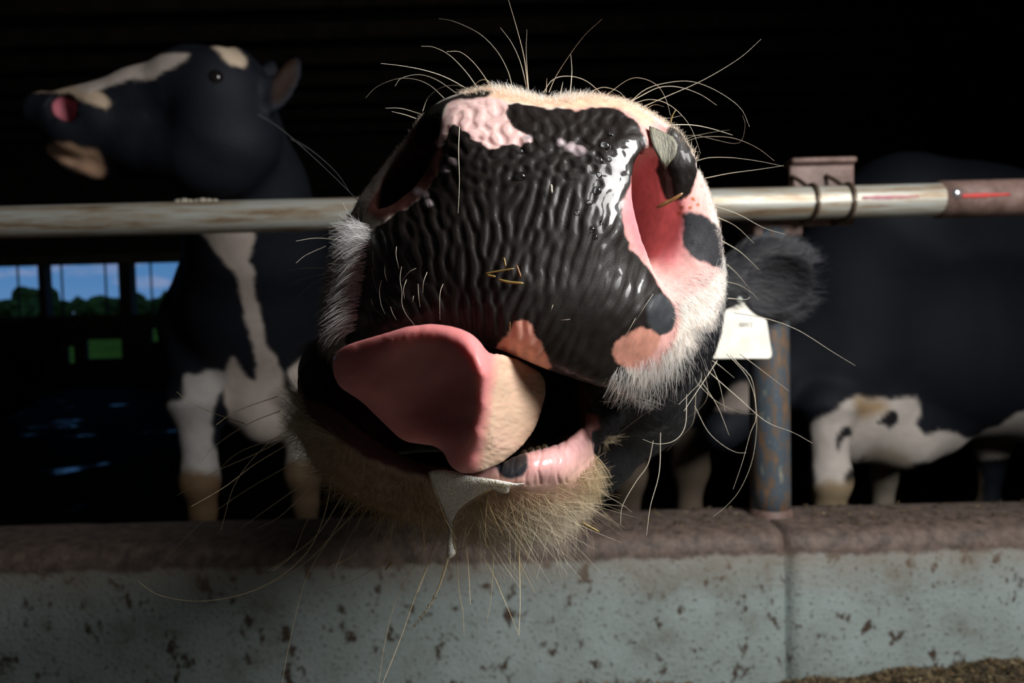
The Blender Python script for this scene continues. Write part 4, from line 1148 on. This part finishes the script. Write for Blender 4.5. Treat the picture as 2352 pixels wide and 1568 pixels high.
# ---- saliva
def mat_foam():
    m, nt, b = mat('foam')
    t = N(nt, 'ShaderNodeTexCoord')
    vo = N(nt, 'ShaderNodeTexVoronoi', i_Scale=1250.0); L(nt, t, 'Object', vo, 'Vector')
    r = ramp(nt, [(.0, (.98, .98, .96)), (.35, (.95, .93, .88)), (.7, (.62, .57, .46))]); L(nt, vo, 'Distance', r, 'Fac'); L(nt, r, 'Color', b, 'Base Color')
    b.inputs['Roughness'].default_value = .18
    b.inputs['Subsurface Weight'].default_value = .5; b.inputs['Subsurface Radius'].default_value = (1, .95, .8); b.inputs['Subsurface Scale'].default_value = .004
    b.inputs['IOR'].default_value = 1.2
    bp = N(nt, 'ShaderNodeBump', i_Strength=.9, i_Distance=-.0005); L(nt, vo, 'Distance', bp, 'Height'); L(nt, bp, 'Normal', b, 'Normal')
    return m
M_foam = mat_foam()
M_sal = mat_plain('saliva', (.80, .66, .42), .08); M_sal.node_tree.nodes['Principled BSDF'].inputs['Transmission Weight'].default_value = .6
zz_ = lambda pts: zpt(960, 1040, 280 / 1045, pts)
FO = zz_([(95, 165), (150, 345), (225, 530), (262, 660), (248, 760), (240, 860), (262, 915), (320, 870), (326, 850), (300, 750), (308, 610), (360, 495), (490, 390), (620, 315), (720, 350), (780, 345), (800, 285), (860, 290), (990, 235), (860, 255), (740, 235), (620, 215), (450, 190), (300, 150), (180, 140)])
mFS = sdmap(FO)
gf = Grid(np.arange(-.062, .032, .0009), np.arange(.33, .42, .0010), np.arange(.535, .64, .0009))
u_, v_, d_ = gf.camc(tuple(slice(0, n_) for n_ in gf.F.shape))
mid = np.minimum(mLD(u_, v_) - .0050, .385)
mid = np.where(v_ > 1200, .385, mid)
f = smax(np.abs(d_ - mid) - .0030, mFS(u_, v_) * d_ / FPX, .004)
gf.F = f.astype(np.float32)
Vf, Qf = gf.mesh(3); del gf, u_, v_, d_, f, mid
sal = top('saliva_strand', Vf, Qf, M_foam); tag(sal, 'frothy white saliva hanging from the lower lip in a string', 'saliva')
thr = zz_([(262, 880), (235, 980), (190, 1120), (140, 1235), (95, 1308), (22, 1415), (-58, 1510)])
p2 = resample(catmull(thr, 6), 40)
Vw, Fw = tubes(P(p2[:, 0], p2[:, 1], np.full(40, .385))[None], (np.linspace(.00075, .00016, 40))[None], 8); thread = part('saliva_thread', Vw, Fw, M_sal, sal)
for side in ([(95, 165), (150, 345), (225, 530), (268, 680), (262, 780), (245, 880)], [(620, 315), (490, 390), (360, 495), (312, 600), (302, 740), (322, 850), (270, 900)]):
    p2 = resample(catmull(zz_(side), 6), 30)
    dm = np.where(p2[:, 1] > 1200, .385, np.minimum(mLD(p2[:, 0], p2[:, 1]), .385) - .0025)
    Vw, Fw = tubes(P(p2[:, 0], p2[:, 1], dm)[None], np.full((1, 30), .0006), 6); part('foam_rim', Vw, Fw, M_sal, sal)
for (a, c, r) in [(140, 1235, .0011), (95, 1308, .0010), (60, 1362, .0007), (22, 1415, .0012), (-30, 1478, .0008)]:
    q = zz_([(a, c)])[0]
    part('droplet', *ball(P(q[0], q[1], .3845), r, 2), M_water, thread)

# ---- plant litter stuck to the muzzle
M_straw = mat_plain('straw', (.24, .16, .04), .45, None, var=.35, vscale=200)
M_strawd = mat_plain('brown_straw', (.22, .10, .03), .45, None, var=.4, vscale=200)
M_flake = mat_plain('grey_leaf', (.15, .14, .095), .55, (500, .9, .0008, 5), var=.5, vscale=1.0)
_nt = M_flake.node_tree
_mp = N(_nt, 'ShaderNodeMapping'); _mp.inputs['Scale'].default_value = (900, 900, 110); _mp.inputs['Rotation'].default_value = (0, .5, 0)
_tc = N(_nt, 'ShaderNodeTexCoord'); L(_nt, _tc, 'Object', _mp, 'Vector')
for _n in _nt.nodes:
    if _n.type == 'TEX_NOISE':
        L(_nt, _mp, 'Vector', _n, 'Vector'); _n.inputs['Scale'].default_value = 1.0
zf = lambda pts: zpt(1360, 220, 340 / 1568, pts)
fp = np.array(zf([(605, 320), (650, 332), (700, 352), (770, 385), (850, 430), (885, 470), (905, 520), (898, 600), (875, 650), (825, 705), (782, 778), (760, 752), (722, 690), (660, 565), (630, 490), (612, 390)]))
cen = fp.mean(0)
rings = [cen + (fp - cen) * t for t in (1.0, .7, .35)]
pts2 = np.concatenate(rings + [cen[None]])
def head_d(uu, vv):
    # nearest front surface of the muzzle at those directions
    out = []
    fs = np.nonzero((d < .45) & (facing > .05))[0]
    for a, c in zip(uu, vv):
        k = fs[(np.abs(u[fs] - a) < 7) & (np.abs(v[fs] - c) < 7)]
        out.append(d[k].min() if len(k) else np.nan)
    out = np.array(out)
    return np.where(np.isnan(out), np.nanmedian(out) if np.isfinite(out).any() else .36, out)
dd = head_d(pts2[:, 0], pts2[:, 1])
A = np.c_[np.ones(len(pts2)), pts2 - cen, (pts2 - cen) ** 2]
co = np.linalg.lstsq(A, dd, rcond=None)[0]
dd = A @ co - .0012
ft = P(pts2[:, 0], pts2[:, 1], dd); bk = ft + CF * .0006
m_ = len(fp); F = []
for r_ in range(2):
    for i in range(m_):
        j = (i + 1) % m_
        F.append([r_ * m_ + i, r_ * m_ + j, (r_ + 1) * m_ + j, (r_ + 1) * m_ + i])
for i in range(m_): F.append([2 * m_ + i, 2 * m_ + (i + 1) % m_, 3 * m_])
nf = len(pts2)
F = [q[::-1] for q in F] + [[i + nf for i in q] for q in F] + [[i, (i + 1) % m_, (i + 1) % m_ + nf, i + nf] for i in range(m_)]
tag(top('leaf_flake', np.concatenate([ft, bk]), F, M_flake), 'grey dry leaf flake stuck beside the open pink nostril', 'leaf')
def straw(pts, r, m, label, d_fix=None, group=None, flat=.6):
    p2 = resample(catmull(pts, 6), 10)
    dd = np.full(10, d_fix) if d_fix else np.full(10, np.mean(head_d(p2[::3, 0], p2[::3, 1]))) + np.linspace(0, 1, 10) * 0 - .0004
    if not d_fix:
        h = head_d(p2[[0, -1], 0], p2[[0, -1], 1]); dd = np.linspace(h[0], h[1], 10) - .0022
    rr = .72 * r * np.array([.55, .9, 1, 1.1, 1, .95, 1.05, 1, .9, .5])
    Vs, Fs = tubes(P(p2[:, 0], p2[:, 1], dd)[None], rr[None], 6, True)
    o = top('straw', Vs, Fs, m); tag(o, label, 'straw', group)
    return o
zc = lambda pts: zpt(1080, 560, 220 / 1327, pts)
gs = 'straw bits on the nose leather'
straw(zc([(200, 410), (400, 375), (610, 340)]), .0006, M_straw, 'upper long straw stuck across the middle of the black nose leather', None, gs)
straw(zc([(380, 492), (540, 530), (740, 545)]), .0010, M_straw, 'thick lower straw stuck across the middle of the black nose leather', None, gs)
straw(zc([(228, 432), (350, 452)]), .0008, M_straw, 'short bright straw piece at the left end of the long straw on the nose', None, gs)
straw(zc([(465, 190), (490, 310)]), .0008, M_straw, 'short upright straw piece above the straws on the nose leather', None, gs)
straw(zc([(640, 290), (700, 460)]), .0008, M_strawd, 'short slanting brown straw beside the straws on the nose leather', None, gs)
straw(zc([(550, 1080), (545, 1220)]), .0005, M_strawd, 'thin upright straw just above the pink lip centre', None, gs)
straw(zf([(680, 1190), (770, 1140), (870, 1090), (960, 1030)]), .0016, M_strawd, 'orange-brown straw lying across the open pink nostril', .3595)
straw(zf([(885, 150), (845, 220), (835, 300), (855, 380), (840, 455)]), .0006, M_straw, 'curled dry twig standing up above the grey leaf flake', .372)
straw(zpt(1240, 840, 720 / 2352, [(315, 1175), (380, 1210), (445, 1245)]), .0010, M_straw, 'yellow straw caught at the right end of the chin beard', .395)
straw(zpt(680, 480, 360 / 1568, [(490, 1030), (540, 1055), (580, 1080)]), .0009, M_straw, 'small yellow straw caught in the whiskers left of the nose', .385)
straw(zpt(300, 860, 700 / 1550, [(1295, 993), (1315, 970), (1335, 952)]), .0007, M_straw, 'small straw seed hanging among whiskers below the chin', .40)
straw(zpt(780, 180, .39966, [(1215, 610), (1218, 660)]), .0011, mat_plain('pale_chaff', (.35, .33, .27), .6), 'pale chaff speck on the upper middle of the nose leather')

# =================================================================== OTHER COWS
WHITE = (.55, .47, .42)
def add_cow(name, g_, label, paints, base, eyes=(), relax=3, default=(.0105, .0122, .0180)):
    Vc, Qc = g_.mesh(relax)
    uc, vc, dc = UV(Vc)
    Cc = np.tile(np.array(default), (len(Vc), 1))
    for pl in paints:
        poly, col, dr = pl[0], pl[1], pl[2]
        sf = pl[3] if len(pl) > 3 else 8
        paint(Cc, uc, vc, poly, col, sf, 5, 30, 2.5, where=(dc > dr[0]) & (dc < dr[1]))
    hoof = Vc[:, 2] < FLOOR_Z + .07
    Cc[hoof] = (.03, .024, .018)
    o = top(name, Vc, Qc, M_coat, base, True, {'Col': np.clip(Cc * (1 + .2 * vnoise(Vc * 60)[:, None]), 0, 1)})
    tag(o, label, 'cow', 'background cows')
    for c, r in eyes:
        part('eye', *ball(c, r, 3), M_eye, o)
    return o
def leg(g_, x, y, top_z, r0, knee=.23, front=True):
    g_.chain([((x, y, top_z), r0), ((x, y - .01, knee + .14), .050), ((x, y - .02, knee), .053), ((x, y - .01, knee - .09), .036), ((x, y, FLOOR_Z + .16), .034), ((x, y - .005, FLOOR_Z + .09), .043), ((x, y - .03, FLOOR_Z + .04), .052)], .03)

# ---- left cow, head up in profile
D1 = 1.62
g = Grid(np.arange(-1.35, -.05, .0075), np.arange(1.40, 3.9, .0085), np.arange(FLOOR_Z - .01, 1.40, .0075))
k1 = D1 / FPX
def H(u_, v_, dd=0.0): return P(u_, v_, D1 + dd)
for s in (-.05, .05):       # two sides give the head its breadth
    g.chain([(H(108, 262, s * .7), 50 * k1), (H(175, 285, s * .8), 62 * k1), (H(240, 268, s), 62 * k1)], .03)
    g.chain([(H(200, 262, s * .5), 58 * k1), (H(330, 235, s * .6), 70 * k1), (H(450, 205, s * .9), 86 * k1), (H(510, 205, s * 1.3), 88 * k1)], .03)
    g.chain([(H(500, 220, s * 1.4), 80 * k1), (H(520, 320, s), 105 * k1), (H(505, 365, s * .8), 88 * k1)], .03)
    g.chain([(H(230, 330, s * .4), 48 * k1), (H(330, 335, s * .6), 62 * k1), (H(460, 360, s), 84 * k1)], .03)
g.chain([(H(130, 350), 22 * k1), (H(170, 372), 28 * k1), (H(215, 380), 30 * k1), (H(300, 375), 36 * k1)], .02)   # lower lip and chin
g.cap(H(545, 155), H(575, 175), 44 * k1, 36 * k1, .03)
g.chain([(H(525, 300, .05), 112 * k1), (P(560, 440, 1.80), .150), (P(590, 560, 1.95), .175), (P(590, 690, 2.10), .21), (P(590, 800, 2.18), .20)], .07)
g.chain([(P(520, 610, 2.12), .12), (P(462, 740, 2.16), .115), (P(470, 870, 2.10), .10)], .05)
g.chain([(P(575, 900, 2.12), .12), (P(610, 965, 2.08), .075)], .06)                                # brisket
g.chain([((-.80, 2.35, .62), .30), ((-.76, 2.9, .62), .33), ((-.70, 3.5, .68), .28)], .1)
g.chain([((-.77, 2.3, .92), .13), ((-.72, 3.5, .95), .12)], .12)
g.ell(H(470, 182, -.09), (.020, .014, .012), (CR, CU, CF), .02)
# nostril and mouth
g.ell(H(155, 252, -.085), (.042, .030, .038), (CR * .9 - CU * .4, CU * .9 + CR * .4, CF), .006, 'cut')
g.chain([(H(95, 332, -.10), .007), (H(160, 342, -.10), .006), (H(235, 352, -.10), .004)], .006, 'cut')
# ears
for dd, uu in ((-.06, 652), (.12, 600)):
    e0 = (CR * .35 + CU * .95 + CF * (.3 if dd > 0 else .3)); e0 /= np.linalg.norm(e0)
    e1 = CU * .35 - CR * .95; e1 -= e0 * (e1 @ e0); e1 /= np.linalg.norm(e1)
    g.ell(H(uu, 195, dd), (.080, .030, .018), (e0, e1, np.cross(e0, e1)), .02)
    g.ell(H(uu + 12, 190, dd - .014), (.058, .024, .013), (e0, e1, np.cross(e0, e1)), .008, 'cut')
    g.cap(H(575, 205, dd * .6), H(610, 205, dd * .8), .03, .028, .02)
lx1, lx2 = float(P(455, 1050, 2.02)[0]), float(P(692, 1050, 2.08)[0])
leg(g, lx1, 2.03, .46, .10); leg(g, lx2, 2.1, .46, .10)
leg(g, lx1 - .02, 3.5, .5, .13); leg(g, lx2 + .05, 3.5, .5, .13)
pl = [([(60, 210), (130, 190), (190, 195), (250, 225), (245, 250), (215, 240), (170, 218), (110, 212)], (.52, .40, .29), (0, 3)),
      ([(180, 190), (270, 155), (350, 128), (430, 122), (420, 140), (360, 175), (300, 182), (240, 205), (190, 208)], WHITE, (0, 3)),
      ([(490, 106), (540, 110), (566, 140), (558, 156), (530, 146), (505, 122)], (.60, .48, .36), (0, 3)),
      ([(92, 336), (150, 332), (215, 345), (240, 372), (235, 412), (200, 402), (140, 372)], (.58, .36, .24), (0, 3), 12),
      ([(112, 228), (150, 226), (205, 262), (200, 285), (160, 285), (118, 255)], (.50, .15, .19), (D1 - .078, 3), 6),
      ([(622, 200), (655, 140), (680, 140), (672, 190), (640, 240)], (.022, .011, .007), (0, 3), 16),  # ear painted darker, the shade behind the head is in the colour
      ([(455, 520), (575, 520), (578, 580), (560, 620), (545, 622), (520, 605), (490, 570)], WHITE, (0, 3)),
      ([(540, 600), (580, 610), (585, 680), (605, 740), (612, 790), (640, 830), (655, 890), (680, 900), (690, 1020), (600, 1020), (545, 990), (520, 930), (515, 870), (535, 820), (560, 860), (590, 870), (580, 790), (562, 730), (548, 660)], WHITE, (0, 3)),
      ([(385, 925), (418, 915), (424, 862), (450, 862), (490, 850), (520, 870), (490, 930), (490, 1010), (510, 1100), (505, 1215), (400, 1215), (415, 1090), (392, 980)], (.50, .47, .45), (0, 3)),
      ([(655, 1000), (740, 1000), (740, 1220), (655, 1220)], (.50, .46, .42), (0, 3)),
      ([(665, 850), (690, 825), (715, 835), (715, 880), (680, 890)], WHITE, (0, 3)),
      ([(400, 1092), (470, 1086), (515, 1100), (520, 1225), (400, 1225)], (.20, .125, .07), (0, 3), 20),
      ([(640, 1070), (740, 1075), (740, 1225), (640, 1225)], (.22, .15, .09), (0, 3), 20)]
add_cow('cow', g, 'black cow with white face stripe, head raised in profile above the left rail', pl, (-.75, 2.6, FLOOR_Z),
        eyes=((H(497, 180, -.1445), .019),)); del g
# ---- right cow, side on, grazing low to the left
g = Grid(np.arange(.50, 2.9, .0095), np.arange(1.62, 2.62, .0095), np.arange(FLOOR_Z - .01, 1.30, .0095))
g.chain([((1.02, 2.08, .62), .24), ((1.25, 2.12, .60), .285), ((1.75, 2.14, .585), .32), ((2.4, 2.14, .60), .28)], .1)
g.chain([((1.08, 2.1, .90), .15), ((1.20, 2.1, .97), .165), ((1.42, 2.12, .955), .15), ((2.4, 2.14, .87), .13)], .1)
g.chain([((1.00, 2.06, .72), .22), ((.95, 2.02, .52), .17), ((.98, 2.0, .36), .12)], .08)
g.chain([((1.0, 2.08, .72), .17), ((.86, 2.03, .60), .13), ((.74, 1.97, .50), .10)], .06)
g.chain([((.74, 1.97, .50), .095), ((.66, 1.93, .42), .07), ((.58, 1.90, .36), .055)], .03)
lx = float(P(1912, 1050, 1.86)[0]); leg(g, lx, 1.88, .42, .088)
lx = float(P(2032, 1050, 2.22)[0]); leg(g, lx, 2.22, .44, .088)
leg(g, float(P(2212, 1100, 2.3)[0]) + .1, 2.3, .44, .10); leg(g, 2.42, 2.0, .5, .12); leg(g, 2.5, 2.3, .5, .12)
g.chain([((1.03, 1.93, .40), .085), ((1.12, 1.96, .33), .085), ((1.24, 2.0, .33), .07)], .06)
pl = [([(1862, 988), (1880, 962), (1920, 945), (1962, 912), (2030, 916), (2095, 912), (2113, 940), (2106, 975), (2130, 1000), (2170, 985), (2210, 1000), (2230, 1005), (2280, 985), (2352, 945), (2420, 920), (2420, 1000), (2300, 1050), (2150, 1062), (2050, 1066), (1985, 1050), (1965, 1100), (1965, 1200), (1865, 1200), (1872, 1080)], (.60, .54, .49), (0, 4)),
      ([(1985, 1040), (2090, 1050), (2080, 1200), (1985, 1200)], (.42, .36, .29), (0, 4), 20),
      ([(2160, 1080), (2240, 1070), (2240, 1200), (2160, 1200)], (.24, .17, .10), (0, 4), 20),
      ([(1916, 1010), (1930, 990), (1948, 980), (1956, 995), (1940, 1010), (1925, 1030)], (.014, .014, .016), (0, 4), 6),
      ([(2015, 972), (2040, 948), (2055, 945), (2060, 965), (2045, 985), (2030, 975)], (.014, .014, .016), (0, 4), 6),
      ([(1968, 915), (2010, 918), (2040, 930), (2000, 958), (1972, 955)], (.42, .29, .17), (0, 4), 24),
      ([(1935, 1100), (1962, 1075), (1975, 1110), (1950, 1120)], (.02, .018, .018), (0, 4), 8),
      ([(1862, 1118), (1975, 1112), (1975, 1200), (1862, 1200)], (.36, .27, .17), (0, 4), 20),
      ([(1625, 930), (1665, 912), (1675, 885), (1720, 876), (1740, 905), (1735, 940), (1680, 945)], (.30, .25, .22), (0, 4), 10)]
add_cow('cow', g, 'large black cow standing side-on behind the right end of the rail, with white belly', pl, (1.6, 2.1, FLOOR_Z),
        eyes=(((.72, 1.88, .50), .016),)); del g
# ---- resting cow far left
g = Grid(np.arange(-6.4, -3.4, .03), np.arange(5.0, 6.8, .03), np.arange(FLOOR_Z - .02, 1.3, .03))
g.chain([((-6.0, 5.8, .30), .38), ((-5.0, 5.8, .33), .44), ((-4.4, 5.75, .33), .38)], .15)
g.chain([((-4.3, 5.7, .45), .24), ((-3.95, 5.6, .55), .17), ((-3.8, 5.5, .62), .13), ((-3.7, 5.25, .52), .09)], .08)
g.chain([((-4.4, 5.45, -.05), .10), ((-4.0, 5.35, -.08), .07), ((-4.3, 5.25, -.09), .06)], .05)
g.chain([((-5.8, 5.4, -.03), .12), ((-5.3, 5.3, -.06), .09)], .05)
g.ell((-3.98, 5.45, .70), (.12, .05, .03), ((1, 0, 0), (0, 0, 1), (0, 1, 0)), .03); g.ell((-3.66, 5.6, .70), (.12, .05, .03), ((1, 0, 0), (0, 0, 1), (0, 1, 0)), .03)
add_cow('cow', g, 'dark cow lying down in shadow below the left window bays', [], (-5.0, 5.8, FLOOR_Z), eyes=(((-3.74, 5.40, .63), .02),)); del g

# =================================================================== FEED LITTER
M_silage = mat_attr('silage', .7)
def litter(name, n, gen, label, lr=(.004, .02), wr=(.0006, .0022)):
    c = gen(n)
    dirs = rng.normal(0, 1, (n, 3)); dirs[:, 2] *= .45; dirs /= np.linalg.norm(dirs, axis=1, keepdims=True)
    ln = rng.uniform(*lr, n)
    pts = np.stack([c - dirs * ln[:, None] * .5, c, c + dirs * ln[:, None] * .5], 1)
    Vl, Fl = tubes(pts, np.repeat(rng.uniform(*wr, n)[:, None], 3, 1) * np.array([.7, 1, .6]), 4)
    pal = np.array([(.10, .065, .03), (.05, .035, .018), (.16, .11, .05), (.07, .06, .025), (.26, .20, .11)])
    col = pal[rng.choice(5, n, p=[.35, .3, .18, .1, .07])] * rng.uniform(.7, 1.3, (n, 1))
    o = top(name, Vl, Fl, M_silage, attrs={'Col': np.repeat(col, 12, 0)}); tag(o, label, 'feed', kind='stuff')
    return o
def heap(n):
    x = rng.uniform(.48, 1.35, n) + rng.normal(0, .02, n); y = 1.245 - rng.random(n) ** 1.4 * (.24 + .07 * np.sin(x * 9) + .05 * np.sin(x * 31) + .06 * rng.random(n))
    h = .014 + .024 * np.clip((x - .5) / .5, 0, 1) + .010 * np.sin(x * 23) * np.sin(x * 7 + 1) + .010 * vnoise(np.stack([x * 30, y * 30, 0 * x], 1))
    h = h * np.clip((x - .47) / .1, .1, 1) * np.clip((y - .95) / .14, .12, 1)
    return np.stack([x, y, h * rng.uniform(.45, 1.0, n) ** .5 + .002], 1)
litter('silage_heap', 15000, heap, 'chopped brown silage heaped along the foot of the curb')
def heap2(n):
    x = rng.uniform(-.62, .38, n); y = 1.24 - np.abs(rng.normal(0, .05, n))
    return np.stack([x, y, .002 + .012 * rng.random(n) * (1 + np.sin(x * 9))], 1)
litter('silage_scatter', 1800, heap2, 'thin line of silage scraps at the curb foot left of the heap')
def crumbs(n):
    x = rng.uniform(-.3, 1.3, n); y = rng.uniform(1.28, 1.42, n)
    x = np.where(np.abs(x - XP) < .06, x + .13, x)
    return np.stack([x, y, np.full(n, .2885)], 1)
litter('feed_crumbs', 420, crumbs, 'pale feed crumbs scattered on the brown curb top', (.003, .011), (.0008, .002))
